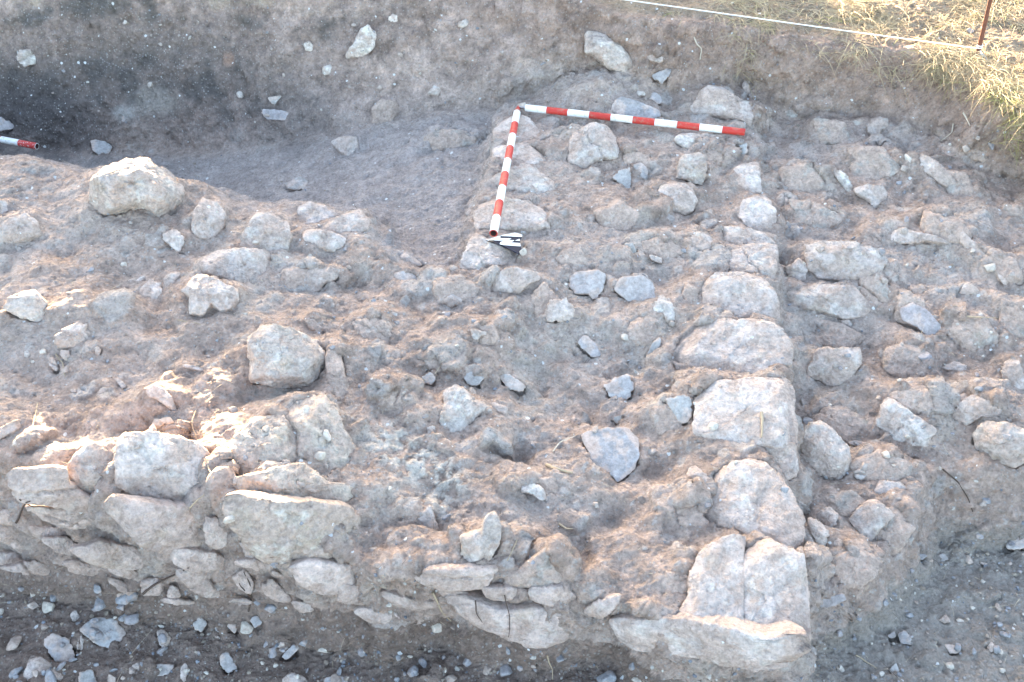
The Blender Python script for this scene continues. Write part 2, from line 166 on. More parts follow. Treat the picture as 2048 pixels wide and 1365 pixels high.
# ---------------------------------------------------------------- stones traced from the place
# kind | tile | tilt of the main face from level | crown height | label | outline
TILES = {'A':(0,0),'B':(680,0),'C':(1348,0),'D':(0,450),'E':(680,450),'F':(1348,450),'G':(0,905),'H':(680,905),'I':(1348,905)}
KIND = {'L':'limestone_block','S':'slate_slab','B':'boulder','D':'embedded_stone','W':'lime_crusted_stone','F':'facing_stone','M':'crusted_rock'}
DATA = """
W|A|75|.4|bright white angular chunk stuck in the dark earth section above the lone left pole|105,330 120,300 165,290 235,330 205,370 150,390 110,360
W|A|75|.4|small bright white lime lump alone in the section, right of the orange burnt patch|1780,255 1810,245 1832,270 1820,298 1790,295
S|A|20|.3|grey five-sided slab on the dark trench floor just behind the big left boulder|527,815 620,825 655,860 640,905 590,915 540,880
S|A|50|.4|dark bluish stone with a white edge at the left border above the pole end|-60,690 0,690 40,700 100,745 60,765 0,768 -60,765
S|A|60|.35|small square grey stone under the pale ashy streak of the section|710,680 775,680 770,730 725,735
B|A|42|.9|largest boulder, domed and cream with sunlit crest, on the back edge of the left wall|565,1060 590,1000 700,960 820,908 900,940 1000,1010 1060,1080 1055,1160 990,1260 930,1290 860,1225 800,1215 700,1240 600,1250 530,1180 515,1130
S|A|20|.4|small smooth grey pebble on bare soil left of the domed boulder|90,1050 140,1040 150,1055 110,1068
L|P|35|.6|egg-shaped pale stone just right of the domed boulder|386,450 390,425 405,402 430,408 448,428 446,458 430,474 403,477 388,465
L|P|35|.55|rough pale block between the egg-shaped stone and the split slab|480,497 488,470 502,450 515,430 545,428 572,450 580,480 572,503 545,510 510,505
L|P|15|.25|upper left piece of the split pale slab on the trench edge|600,415 625,408 682,424 658,440 628,453 597,440
L|P|15|.3|right piece of the split pale slab on the trench edge|630,457 680,430 712,420 735,440 733,462 700,470 660,465
L|P|25|.3|low lower piece of the split pale slab, half under soil|600,462 640,462 690,474 690,490 668,505 620,490
L|A|30|.5|pale stone cut by the left border, higher of two on the left wall|-60,1185 0,1185 50,1190 40,1240 0,1265 -60,1260
L|P|35|.5|smooth pale hump of rock near the left border below the pebble|-10,470 20,440 50,433 72,445 82,470 60,480 0,486
S|P|60|.3|blue-grey flake lying in the section above the trench floor, mid left|533,196 565,190 548,212
S|A|60|.4|small grey lump at the section foot beside the blue-grey flake|1530,640 1590,640 1670,650 1730,690 1690,710 1560,700
L|P|45|.4|pale pointed stone at the section foot with a straight right edge|663,285 690,274 712,275 719,300 706,322 680,305
S|P|15|.2|bluish flat stone flush with the trench floor|567,370 600,352 617,360 610,378 585,380
W|B|72|.4|tall lime-crusted stone jutting from the middle of the back section|40,310 80,260 120,180 160,160 210,200 205,260 170,300 100,345 50,345
D|B|65|.45|broad whitish stone low in the section behind the trench floor|190,640 240,590 320,600 345,640 310,700 270,780 200,780 190,700
D|B|40|.35|soil-smeared stone between section foot and upright pole|500,810 560,770 680,765 820,790 800,850 640,880 560,890 510,860
B|B|62|.5|big brown-stained stone with white crest high at the top near the white cord|1430,200 1460,183 1540,200 1640,270 1700,350 1710,400 1650,430 1570,400 1500,340 1435,310
L|B|40|.4|small pale stone right of the brown-stained stone below the cord|1795,335 1830,308 1900,345 1880,365 1820,360
S|B|40|.4|purplish slate wedge sticking up below the small pale stone|1820,440 1930,398 1945,420 1880,500 1860,470 1835,465
S|B|40|.4|small grey stone above the lying pole, right of a white shell-like fleck|1800,570 1840,540 1885,570 1880,610 1830,610
S|B|35|.3|large triangular purplish-grey slab behind the lying pole|1585,650 1610,590 1640,565 1740,595 1850,640 1880,665 1870,720 1830,760 1740,740 1600,700
L|B|8|.22|uppermost flat paving stone of the wall edge under the upright pole|905,830 915,760 960,690 1060,690 1150,725 1185,775 1165,815 1115,832 1050,840 960,846
L|B|8|.22|second flat stone of the wall edge under the upright pole, round right end|890,950 900,880 960,856 1060,845 1130,848 1215,900 1190,950 1100,975 1010,955 950,965
L|B|14|.3|pitted stone right of the middle of the upright pole with a sharp right corner|880,1060 950,990 1020,970 1100,980 1170,1010 1240,1050 1265,1090 1200,1155 1130,1150 1060,1120 960,1100
L|P|8|.22|wide flat pitted stone beneath the lower end of the upright pole|953,445 955,425 965,403 1010,400 1060,402 1090,415 1103,430 1100,452 1060,458 1000,458 960,455
D|B|40|.35|dirty low stone between the upright pole and the cracked pale block|1210,830 1240,780 1310,760 1360,770 1330,800 1250,835
L|B|28|.4|cracked pale block with a cross-shaped fissure below the lying pole|1335,910 1345,830 1390,760 1460,740 1540,745 1580,770 1610,850 1630,930 1540,930 1490,940 1430,990 1340,950
S|B|35|.35|blue-grey flake, left of a touching pair, below the cracked pale block|1590,1040 1640,1000 1700,990 1705,1060 1700,1130 1650,1090
S|B|35|.35|pale grey flake, right of a touching pair, below the cracked pale block|1705,965 1770,955 1800,990 1805,1060 1770,1050 1730,1010
B|C|48|.6|upright cream boulder with orange stain below the right part of the lying pole|20,990 50,920 130,900 190,905 187,1000 183,1040 155,1085 100,1070 20,1040
L|C|35|.5|rounded pale stone just below the upright cream boulder|0,1080 60,1085 110,1120 128,1180 100,1240 50,1250 -40,1220 -90,1160 -80,1100
W|B|60|.4|small white lump in the section above the tip of the upright pole|1015,480 1060,460 1085,480 1050,510
W|B|40|.4|tiny bright white fleck of stone above the lying pole|1725,530 1780,540 1785,560 1750,560
L|C|30|.45|large pale sculpted rock above the red right end of the lying pole|105,640 150,570 220,510 290,505 320,560 380,600 430,620 480,590 485,640 450,680 440,740 400,720 300,690 200,680 120,670
L|C|50|.4|narrow upright pale stone behind the sculpted rock|400,490 420,465 435,500 455,580 420,580
L|C|35|.5|hooked pale stone at the foot of the tool-marked scarp on the right|1130,740 1170,700 1240,690 1250,740 1210,765 1180,815 1150,800
L|C|35|.45|small pale stone tucked under the hooked pale stone|1160,850 1190,830 1225,850 1220,880 1170,880
L|C|38|.4|long pale diagonal slab on the right slope below the grass edge|1410,920 1460,910 1530,950 1580,990 1640,1060 1650,1090 1590,1090 1530,1060 1470,1010 1420,980
D|C|45|.5|crusted stone with white crown right of the long diagonal slab|1690,870 1760,870 1830,910 1860,950 1800,950 1710,920
L|C|38|.45|half-dome pale stone left of the long diagonal slab|1060,1110 1130,1090 1220,1100 1240,1140 1210,1230 1180,1245 1140,1180 1060,1130
W|C|40|.35|thin white upright blade of stone left of the half-dome stone|930,1010 980,1005 1030,1060 1045,1110 1020,1140 990,1090
L|P|20|.35|pale wall-edge stone with straight right side, beside the rough-topped wedge|1478,432 1488,403 1515,392 1542,404 1549,428 1548,467 1500,464
L|C|40|.4|small pale wedge with shaded right face beside the wall edge crevice|590,1180 630,1130 680,1180 710,1250 650,1250 620,1210
L|P|15|.3|narrow stone of the wall's right edge below the lying pole's red end|1468,345 1490,322 1517,325 1522,385 1480,390
D|C|50|.4|bluish-white soil-covered stone low in the scarp, left of the hollow|640,660 720,640 790,690 740,700 680,690
W|C|60|.4|small white-topped stone in the scarp left of the dark hollow|730,600 780,610 780,640 745,640
D|C|40|.4|low double stone in the dark hollow left of the hooked stone|970,690 1030,720 1100,700 1125,740 1050,760 1000,730
W|C|50|.4|small pale stone alone under the grass at the far right|1770,740 1800,715 1860,740 1830,758
D|C|40|.4|rough brownish stone by the right border below the crusted stone|1910,1240 1940,1200 2010,1210 2040,1250 1990,1280
W|C|15|.3|white-crusted flat stone directly under the right half of the lying pole|10,810 60,790 290,800 290,830 180,840 100,870 20,830
L|C|55|.4|curved pale stone standing past the red end of the lying pole|480,650 520,650 560,720 550,765 520,770 490,700
L|C|30|.4|small pale flake on the right slope above the diagonal kerb of stones|1480,1210 1530,1220 1550,1250 1510,1250
L|C|30|.4|small wedge stone on the right slope, lower right of the small pale flake|1560,1280 1610,1285 1635,1320 1590,1335
S|C|35|.4|grey rounded stone in the pocket below the lying pole's red end|340,890 360,850 430,840 430,900 370,915
S|C|60|.5|round grey cobble set in the brown scarp below the cord|630,370 665,360 675,390 645,400
S|C|20|.6|rounded backlit grey stone among sunlit straw left of the iron stake|1705,180 1730,162 1760,180 1740,198
L|C|50|.4|small tan stone under the grass fringe near the right border|1915,620 1945,605 1965,625 1935,655
L|D|24|.3|loose pale flat slab overlapping the stone below it, right of the leftmost wall stones|1180,260 1175,220 1250,165 1460,150 1600,160 1600,200 1560,260 1510,300 1450,360 1340,330 1230,290
L|D|38|.55|notched pale block directly under the loose flat slab|1075,400 1130,320 1190,298 1290,335 1380,385 1380,450 1350,500 1290,510 1240,470 1200,530 1120,520 1115,420
L|D|35|.4|small jagged white stone below the domed boulder|960,35 1030,30 1070,80 1080,100 1040,165 990,110 960,90
L|D|15|.25|small pale flat stone left of the notched block|800,390 870,330 930,340 940,400 920,435 850,425
L|D|20|.25|small chipped stone touching the notched block's upper left|965,300 1010,275 1060,290 1020,330 1000,390 965,380
L|D|20|.25|thin pale sliver above the small flat stone on the left wall|790,330 850,290 850,310 810,340
B|D|42|.6|hunched pale stone with sunny rim close to the left border|20,490 60,430 140,385 200,390 270,460 300,530 240,575 190,560 90,520
L|D|45|.6|small knobbly stone beside the sunlit soil ridge on the left|335,650 370,620 460,575 500,590 510,680 450,710 360,720 330,700
L|D|40|.5|little broken stone directly beneath the knobbly stone|350,730 400,740 415,780 390,800 360,770
L|D|35|.5|brick-shaped finger of stone at lower left of the knobbly stone|285,790 305,770 350,840 325,860 290,820
B|D|45|.9|loose rounded boulder with white and tan crust in the middle of the left wall|1450,720 1470,660 1540,600 1600,590 1700,625 1780,660 1850,670 1900,720 1905,850 1860,930 1700,965 1600,940 1470,915 1475,800 1455,770
D|P|25|.4|soil-coated rock shelf right of the loose rounded boulder|653,715 668,704 683,715 690,750 700,780 702,810 690,835 668,815 656,770
L|D|35|.4|pale stone with a pointed right end above the loose rounded boulder|1790,280 1840,260 1900,255 2005,275 1950,320 1900,340 1860,390 1800,380 1785,330
M|P|22|.5|sunlit left lobe of the huge crusted rock mass at the front of the left wall|455,925 470,880 510,842 560,836 605,868 590,930 520,952 470,962
M|P|28|.45|right upper lobe of the huge crusted rock mass at the front of the left wall|556,815 600,795 650,797 680,850 706,900 704,945 650,985 600,930 600,870
M|P|45|.4|low front lobe of the huge crusted rock mass at the front of the left wall|466,962 530,948 600,930 660,975 702,965 700,1002 600,1022 500,1012
M|P|66|0.3|broad brownish face of the front wall below the huge crusted rock mass|462,1000 520,1000 620,1012 690,1020 715,1055 716,1100 690,1114 636,1112 598,1112 555,1120 520,1104 488,1080 466,1050
L|D|50|.3|upright thin slab with sunlit orange tip above the pair of bright blocks|860,980 900,940 950,960 1000,1010 1050,1100 1000,1080 920,1020 880,1010
D|D|40|.5|round clod-like stone behind the brighter of the pair of blocks|750,1150 830,1110 880,1170 850,1210 780,1210
L|P|45|.5|left and greyer block of the sunlit pair on the front edge|135,945 150,915 180,890 236,880 240,930 238,975 200,1000 150,985
L|P|48|.55|right and brightest block of the sunlit pair on the front edge|240,885 255,870 300,868 340,872 385,885 408,905 410,950 395,985 370,1013 320,1010 270,990 240,970
L|D|30|.4|thin dark-edged slab at the left border above the front wall|-60,1200 0,1195 60,1160 150,1130 110,1190 30,1240 -60,1260
L|D|20|.3|small grey flake in the middle of the bare soil above the bright blocks|680,910 710,905 740,950 715,960
W|D|20|.3|white pebble left of the small grey flake above the bright blocks|410,965 440,960 445,978 420,982
L|D|35|.4|small brown lump lower right of the knobbly stone|555,720 575,712 590,735 580,765 558,755
W|D|25|.3|small white flake left of the brick-shaped finger of stone|140,750 165,730 175,765 150,785
D|D|35|.35|low stone with white streak just above the loose rounded boulder|1780,560 1820,540 1880,600 1890,630 1820,620
L|D|25|.3|thin pale chip upper right of the loose rounded boulder|1860,470 1905,435 1910,455 1875,478
L|D|20|.25|nearly buried slanting slab left of the loose rounded boulder|1040,815 1110,820 1200,845 1180,855 1090,835
L|E|12|.25|flat pitted corner stone beneath the black and white arrow|705,240 740,160 770,80 820,60 900,90 990,110 1040,180 1020,215 900,240 850,240 780,290 715,270
L|E|38|.45|humped pale stone below the arrow|890,340 920,290 1010,255 1130,280 1170,325 1100,350 1050,400 960,400 900,390
S|E|25|.22|pointed blue-grey slate, left of the two below the cracked block|1340,320 1380,275 1520,265 1560,290 1540,370 1490,450 1450,405 1370,405 1345,360
S|E|32|.35|brown-stained slate, right of the two below the cracked block|1600,380 1640,310 1760,295 1830,340 1850,440 1790,460 1710,470 1650,420
W|E|30|.3|white inverted-L shaped stone right of the brown-stained slate|1820,510 1880,420 1930,430 1970,590 1920,590 1890,520
L|E|42|.5|blocky pale stone perched on a soil ledge left of the two slates' lower edge|1190,530 1230,450 1320,430 1365,480 1360,550 1300,565 1220,560
S|E|40|.25|leaning blue slate under the overhang of the soil ledge|1390,680 1440,645 1500,700 1530,770 1480,775 1400,710
L|E|28|.4|oblong cream stone at the near corner of the trench floor|335,175 380,165 450,205 495,240 420,240 360,210
S|E|18|.25|flat grey stone just below the oblong cream stone|310,285 370,270 450,300 455,335 400,340 330,320
S|E|35|.4|small upright triangular stone right of the flat grey stone|580,350 640,390 630,408 585,400
L|E|35|.4|angular grey-white stone on a cracked soil lump, centre left|605,440 660,405 720,440 690,465 640,480
S|E|30|.3|small bluish flake under the cracked soil lump|580,520 650,510 640,570 600,560
W|E|30|.3|small star-shaped white flake left of the cracked soil lump|285,505 335,520 330,545 290,545
W|E|20|.2|thin white smear of stone left below the star-shaped flake|150,640 210,570 235,600 200,640
W|E|35|.4|small pointed chalk-white stone on the central soil hump|765,605 845,630 790,680 775,650
S|E|35|.4|lumpy blue-grey stone at the centre, left of the leaf-shaped slate|720,880 790,845 845,895 800,950 740,930
S|E|25|.25|leaf-shaped slate lying flat right of the lumpy blue-grey stone|920,880 980,870 1060,920 1085,940 1070,980 980,960
S|E|40|.6|small round dark grey cobble left of the lumpy blue-grey stone|480,890 530,860 565,900 540,935 490,925
L|E|30|.4|pale square-topped stone with dirty right side, below the round cobble|205,970 240,940 335,955 310,1060 270,1010
W|E|28|.3|large pitted whitish slab at the centre beside the loose cream chip|595,1150 620,1060 610,980 680,940 760,990 850,1060 800,1120 720,1210 670,1220 610,1180
L|E|30|.5|loose clean cream chip lying on soil right of the large pitted slab|885,1060 900,1042 980,1070 970,1115 920,1095
S|E|28|.35|square blue slate in the central hollow|1545,940 1600,900 1690,875 1720,930 1700,1010 1610,1040 1570,1000
S|E|30|.35|short brick-like slate just above the largest grey slab|1580,1130 1650,1115 1690,1140 1620,1165
S|P|18|.15|largest smooth grey slab, shield-shaped, in the right centre|1160,868 1190,856 1255,856 1278,874 1280,915 1270,935 1235,968 1222,950 1185,950 1180,910
D|E|30|.3|dull bluish stone half buried on the ridge left of the central hump|200,790 230,765 350,725 380,800 340,800
S|E|30|.35|small grey lump right of the dull half-buried stone|450,730 500,720 510,750 470,755
S|E|40|.4|small grey stone right of the arrow on the wall fill|1660,110 1710,105 1735,150 1725,185 1680,150
S|E|35|.3|slanting grey sliver right of the small grey fill stone|1860,95 1920,110 1980,190 1970,220 1920,180
L|E|30|.3|low pale flake under the slanting grey sliver|1800,175 1885,195 1885,225 1830,210
W|E|45|.25|thin curved white edge of stone above the square blue slate|1710,835 1740,860 1765,900 1735,885
S|E|45|.25|long thin grey slate set on edge beside the big wall stones|1790,770 1830,690 1880,650 1880,700 1820,800
S|F|32|.3|blue-grey stone left of the lower right wall blocks|0,1010 60,985 100,1020 105,1120 70,1170 20,1140 -20,1080 -60,1010
W|E|25|.6|white knob beside the crumbly mortar patch|510,1190 550,1180 560,1220 520,1240
W|E|25|.4|tiny white stone below the loose cream chip|895,1182 920,1180 925,1205 902,1205
L|E|25|.35|small white chip below the round dark cobble|380,930 430,925 400,955 380,950
L|P|14|.25|pinkish wall stone with a dark split at its right corner|1455,545 1465,505 1500,487 1549,494 1552,520 1546,562 1500,560 1460,555
L|P|15|.25|thin upper stone ledge at the wall's right edge above the split corner|1440,455 1480,458 1540,468 1547,490 1500,498 1450,480
L|F|15|.2|small flat whitish stone set in soil left of the pinkish wall stone|90,100 140,40 210,60 235,130 180,160 120,130
L|P|16|0.3|lumpy pale wall block with bluish underside, third from the lower corner upward|1408,575 1435,552 1500,550 1530,562 1555,605 1556,642 1500,648 1450,640 1412,615
L|P|14|0.25|large smooth pale wall block with notched right edge|1348,720 1365,676 1395,648 1450,644 1520,645 1560,662 1575,690 1576,730 1545,734 1545,758 1500,750 1400,737 1358,736
L|P|14|0.2|large square soil-veiled wall block below the smooth notched one|1391,840 1395,795 1425,768 1500,758 1570,754 1588,790 1590,886 1560,892 1480,886 1398,872
L|F|20|.3|small flat stone left of the square soil-veiled block|90,950 150,970 160,1000 110,1000
L|F|40|.45|chunky pale stone at the left end of the big tumbled slab|650,260 740,200 780,260 760,330 700,340
L|F|35|.4|big tumbled pale slab right of the wall crevice, jagged right end|780,130 880,105 1080,125 1200,160 1240,210 1180,310 1100,310 1000,330 850,320 790,260
L|F|38|.45|long wedge-shaped pale block below the big tumbled slab|640,440 720,370 850,365 1050,370 1120,450 1110,530 980,550 850,510 700,480
L|F|40|.4|small pale stone in the shaded soil beneath the long wedge block|960,560 1030,560 1060,600 1030,620
L|F|52|.4|leaning angular slab with veined grey-brown face amid the tumble|780,870 800,820 850,730 960,730 1080,720 1080,820 1020,900 930,945 860,910
S|F|30|.35|smooth bluish-grey leaning stone on the right slope|1320,500 1390,455 1480,500 1560,590 1560,690 1500,670 1420,600 1330,560
D|F|30|.4|soil-topped stone just above the smooth bluish-grey leaning stone|1370,370 1450,350 1490,400 1440,430 1400,420
L|F|30|.4|small pale triangular stone on the right slope under the kerb|1670,400 1720,330 1790,390 1760,410
L|F|42|.4|long curved kerb stone running down the right slope|1270,90 1290,40 1340,20 1420,50 1500,60 1640,120 1620,130 1480,95 1400,110 1290,110
L|F|42|.3|thin ridge stone continuing the kerb toward the right border|1640,60 1700,55 1760,110 1870,210 1860,250 1780,210 1700,130
L|F|42|.3|small end stone of the kerb nearest the right border|1880,280 1920,300 1960,350 1930,350
D|F|45|.4|bluish upright stone left of the long curved kerb stone|1100,130 1130,50 1190,80 1230,140 1180,150
L|F|45|.55|angular pale block in the lower right bank, left-leaning|1660,1060 1740,1005 1880,1020 1920,1070 1880,1140 1800,1120 1720,1170 1680,1130
B|P|48|.6|big pale round boulder cut by the right border|1948,870 1975,846 2020,848 2055,865 2070,910 2030,932 1985,922 1960,905
B|P|42|.5|tall oval white-streaked rock right of the wall crevice|1600,880 1612,855 1640,845 1665,860 1690,890 1702,925 1695,955 1665,968 1645,975 1625,950 1605,925
L|P|25|.4|grey-tan stone wedged between two big wall blocks and the oval rock|1515,900 1545,883 1585,890 1595,915 1590,950 1570,962 1540,940
L|F|30|.3|small pale crest of stone above the lower right bank|1550,830 1650,800 1740,840 1680,860 1600,850
W|F|38|.35|wide crusty white-veined rock in the lower right tumble|1200,1170 1220,1060 1270,1020 1400,1120 1520,1190 1480,1280 1350,1280 1250,1220
L|F|25|.3|little flat stone above the wide crusty rock|1400,1065 1460,1055 1490,1080 1450,1100
L|F|50|.4|angular tan slab standing at the right border|1920,850 1980,760 2030,840 2060,950 1990,960 1930,930
S|F|20|.3|thin grey sliver right of the oval rock|1000,1270 1060,1260 1180,1290 1080,1300
F|G|68|.3|pale scalloped face stone far left of the front wall|80,160 130,120 250,110 380,110 400,180 480,240 580,300 590,340 560,355 430,330 250,290 150,280 100,220
F|G|70|.25|smooth tongue-shaped face stone under the scalloped one|150,320 300,330 500,330 600,370 500,430 430,445 330,415 220,370
F|G|70|.3|largest smooth half-moon face stone beneath the brightest block|650,350 700,290 900,310 1080,330 1130,390 1160,470 1190,550 1080,560 970,575 850,540 760,460
F|G|70|.3|face stone cut by the left border in the middle course|-60,430 0,430 80,430 150,480 170,560 120,585 60,540 0,510 -60,500
F|G|70|.3|oval white-flecked face stone left of the small half-moon|430,580 600,530 760,560 870,600 870,650 760,670 650,670 540,640 470,610
F|G|70|.3|small half-moon face stone right below the largest one|1005,590 1100,575 1250,590 1330,640 1320,670 1230,690 1120,685 1040,650
F|G|70|.3|lowest left face stone with a dark split beneath it|-60,690 0,685 100,660 200,640 330,680 360,715 240,715 100,690
F|G|70|.35|lower triangular face stone left of the thick dark root|620,730 720,760 830,840 790,850 690,800
F|G|70|.35|lower face stone crossed by the thick dark root|830,760 930,740 960,790 930,830 840,830
F|G|70|.35|lower rounded face stone right of the thick dark root|1030,720 1090,690 1200,700 1230,770 1290,840 1230,850 1130,800
F|G|70|.35|lower face stone crossed by a forked root|1370,740 1430,690 1480,760 1470,830 1410,800
F|G|70|.35|lower lumpy face stone right of the forked root|1540,780 1590,750 1650,800 1700,850 1640,880 1560,830
F|P|70|.3|blunt white-flecked face stone right of the huge rock's lower face|588,1137 615,1124 667,1127 700,1132 725,1150 718,1172 690,1182 640,1182 605,1165
F|G|70|.25|thin ledge of stone under the broad brownish face|1340,640 1500,630 1650,680 1660,700 1500,670 1380,665
F|G|70|.3|small chip below the thin ledge of the front wall|1590,690 1660,720 1640,735 1600,720
F|G|70|.3|long low ledge stone at the front wall's foot, left|900,860 1050,860 1200,890 1100,890 930,875
F|G|65|.3|low curved ledge stone at the wall foot beside the forked root|1310,890 1370,860 1440,860 1500,900 1440,890 1370,880
F|G|60|.3|little rounded foot stone left of the long low ledge|680,820 770,860 740,880 700,860
S|G|20|.35|large blue rock in the rubble, left front ground|460,1040 560,960 680,980 740,1060 700,1110 640,1150 560,1120
S|G|20|.25|veined grey rock left below the large blue rock|250,1100 300,1060 400,1090 440,1170 430,1230 330,1230 280,1160
L|G|20|.35|pale rough rock at the very bottom left|150,1360 165,1260 180,1190 260,1220 380,1300 410,1380
L|G|35|.45|small upright oblong stone between the large blue and veined grey rocks|455,1100 470,1070 490,1100 480,1170 450,1150
L|G|25|.35|tan wedge on the ground right of the large blue rock|920,1050 950,1030 1000,1090 960,1155 930,1110
S|G|25|.35|blue-grey angular stone right of the tan wedge|1130,1000 1170,960 1215,1000 1180,1050 1140,1040
S|G|25|.35|left stone of a close pair on the ground below the forked root|1255,1000 1290,1030 1300,1070 1260,1040
S|G|25|.35|right stone of a close pair on the ground below the forked root|1320,1010 1360,985 1400,1020 1370,1060
S|G|25|.35|violet-tinted stone at the wall foot under the forked root|1460,980 1500,950 1540,1000 1490,1030
L|G|25|.4|tan block on the ground under the blunt face stone|1600,1130 1650,1105 1700,1120 1670,1160 1620,1165
S|G|25|.35|long blue-grey stone near the bottom, below the close pair|1280,1200 1330,1160 1390,1260 1340,1295 1290,1250
L|G|25|.4|cream stone at the bottom between pale rough rock and the bottom white one|755,1260 800,1230 850,1250 810,1300 765,1295
L|G|25|.35|smooth pale stone at the bottom edge, right of the long blue-grey stone|1645,1360 1650,1330 1700,1295 1780,1310 1785,1360
L|G|30|.4|white upright stone at the bottom edge right of the cream stone|1060,1260 1090,1230 1100,1280 1080,1346 1055,1320
S|G|22|.35|dark blue stone at the bottom edge right of the pale rough rock|455,1290 540,1270 570,1346 560,1380 460,1380
L|G|30|.4|tan squarish stone high in the left rubble|160,895 200,870 225,900 190,920
L|G|30|.4|small brown stone above the large blue rock's left side|410,950 440,920 470,970 430,990
S|G|22|.35|dull violet stone right of the cream stone at the bottom|900,1240 1020,1240 1030,1300 920,1310
S|G|22|.35|grey stone cut by the bottom edge, left of centre|1900,1320 1980,1300 2040,1340 2040,1390 1900,1390
S|G|22|.3|slanting grey flake right of the tan block|1640,1200 1720,1120 1750,1150 1680,1215
B|H|52|.55|sunlit yellowish wedge-shaped stone standing on the front edge, centre|705,640 720,490 830,460 840,390 905,355 930,430 940,500 890,600 870,650 760,675
L|H|50|.3|thin triangular stone set on edge left of the yellowish wedge|410,350 500,345 525,305 545,370 595,500 540,470 450,400
W|H|30|.4|white-topped crooked stone above the yellowish wedge|1025,215 1070,195 1150,190 1195,225 1190,290 1160,280 1130,240 1050,235
D|H|50|.35|dirty block with a white patch right of the yellowish wedge|1050,690 1180,580 1270,510 1290,720 1280,770 1130,785 960,770 1000,700
F|H|68|.25|long flat face stone beneath the yellowish wedge, cracked at right|450,750 560,680 760,680 900,690 900,720 840,780 700,795 620,795
F|H|70|.25|great crescent-shaped face stone at the bottom centre|650,875 800,870 950,920 1150,910 1300,940 1440,970 1380,1020 1300,1070 1190,1108 1080,1100 970,1060 850,1010 740,940
F|H|60|.35|purplish boat-shaped stone at the right tip of the crescent stone|1430,935 1500,880 1640,830 1600,910 1530,970 1470,960
F|H|70|.25|low half-moon face stone left of the great crescent|80,930 200,920 350,950 500,960 510,990 400,1005 280,1005 170,980
F|H|70|.3|flaky face stone above the low half-moon, crossed by a dark root|250,810 400,850 560,880 580,895 450,915 350,895 270,860
F|H|55|.3|upper of two thin bright flakes on the front edge|175,650 330,655 330,690 240,685
F|H|55|.3|lower of two thin bright flakes on the front edge|150,715 290,720 260,740 180,735
L|I|16|0.25|great rounded white block, upper of the corner stones|220,150 290,85 440,55 530,62 630,130 690,250 745,370 757,480 752,605 640,565 530,512 430,500 300,430 170,380 230,300 240,190
L|I|18|0.3|outermost white corner block at the wall's near end, right of the crack|396,700 425,590 480,525 560,520 660,575 745,620 765,720 785,850 790,1000 790,1090 740,1130 640,1140 520,1120 400,1085 345,1060 397,950 394,820
L|I|16|0.25|left half of the cracked near corner, cream and soil-edged|105,700 150,600 290,520 420,500 402,600 396,700 394,820 398,940 350,1062 200,1055 -30,1030 20,930 95,830
L|P|70|.14|long low pinkish face stone under the cracked corner|1226,1236 1262,1238 1380,1240 1450,1252 1530,1276 1604,1276 1608,1305 1585,1330 1520,1332 1450,1326 1400,1314 1330,1304 1270,1298 1240,1275
F|I|60|.3|thin bottom slab under the outermost corner block|270,1230 400,1240 690,1235 690,1270 600,1265 400,1262 280,1250
L|I|25|.35|arrowhead-shaped pale stone left of the great rounded block|65,210 80,100 130,85 195,140 190,190 120,250 70,275
L|I|38|.5|small blocky stone in the right boss, above the rounded cobble|840,360 900,320 960,370 940,430 890,445 850,400
L|I|32|.45|kite-shaped whitish stone in the middle of the right boss|1030,400 1080,330 1150,280 1220,320 1280,370 1220,430 1140,520 1100,480
B|I|45|.5|rounded cobble touching the great block's right side|750,430 800,385 860,410 900,480 870,570 840,610 750,580
L|I|42|.5|small grey veined cobble right of the rounded cobble|925,560 950,500 1010,530 1040,600 1020,640 950,600
L|I|30|.3|pale flat shelf stone at the top of the right boss|1160,220 1200,170 1330,180 1370,210 1300,235 1180,250
W|I|35|.5|little white knob beside the oval rock's lower end|1050,120 1090,95 1130,130 1100,160 1070,150
S|I|50|.4|dark wet-looking stone under the right boss beside the corner block|800,880 830,850 960,830 1010,820 1010,860 940,900 860,910
L|I|35|.4|small pale stone on the ground touching the corner block|780,1160 810,1120 835,1180 800,1210
S|I|22|.4|grey angular stone on the right ground, left one of a touching pair|1245,1075 1290,1045 1300,1080 1270,1090
S|I|22|.4|grey angular stone on the right ground, larger one of a touching pair|1305,1060 1350,1040 1388,1080 1385,1130 1330,1120
S|I|25|.5|dark faceted stone near the bottom edge on the right ground|1260,1270 1300,1230 1320,1280 1280,1310
L|I|25|.4|yellowish stone on the right ground farthest toward the lower right|1830,1140 1860,1110 1890,1150 1850,1175
L|I|25|.4|pale cube-like stone in the middle of the right ground|1550,980 1590,950 1620,990 1580,1000
S|I|25|.4|small pointed grey stone near the foot of the right bank|1540,600 1580,590 1610,625 1560,645
S|I|25|.35|grey flake right beside the boss at the foot of the right bank|1420,590 1490,600 1450,635
S|I|25|.35|thin bluish stone high on the right ground|1650,490 1700,490 1715,540 1660,540
S|I|25|.35|half-buried bluish stone at the right border of the lower ground|1940,560 1950,520 1990,480 2060,500 2060,560 1990,570
L|I|22|.35|flat pale chip in the upper part of the right ground|1780,640 1840,650 1820,665
L|I|35|.4|slim upright whitish stone right of the dark wet-looking stone|1115,940 1140,935 1140,990 1120,985
S|I|20|.35|broad low dull stone in the lower part of the right ground|1580,1120 1660,1130 1670,1180 1610,1175
D|P|32|.3|earth-coated stone bedded in the rubble slope right of the wall|1625,830 1680,810 1740,850 1700,890 1640,870
D|P|32|.3|earth-coated stone bedded in the rubble slope right of the wall|1700,930 1760,900 1820,930 1810,970 1740,975
D|P|32|.3|earth-coated stone bedded in the rubble slope right of the wall|1640,1000 1700,985 1740,1010 1700,1035 1650,1030
D|P|32|.3|earth-coated stone bedded in the rubble slope right of the wall|1740,1040 1800,1010 1825,1060 1790,1110 1740,1100
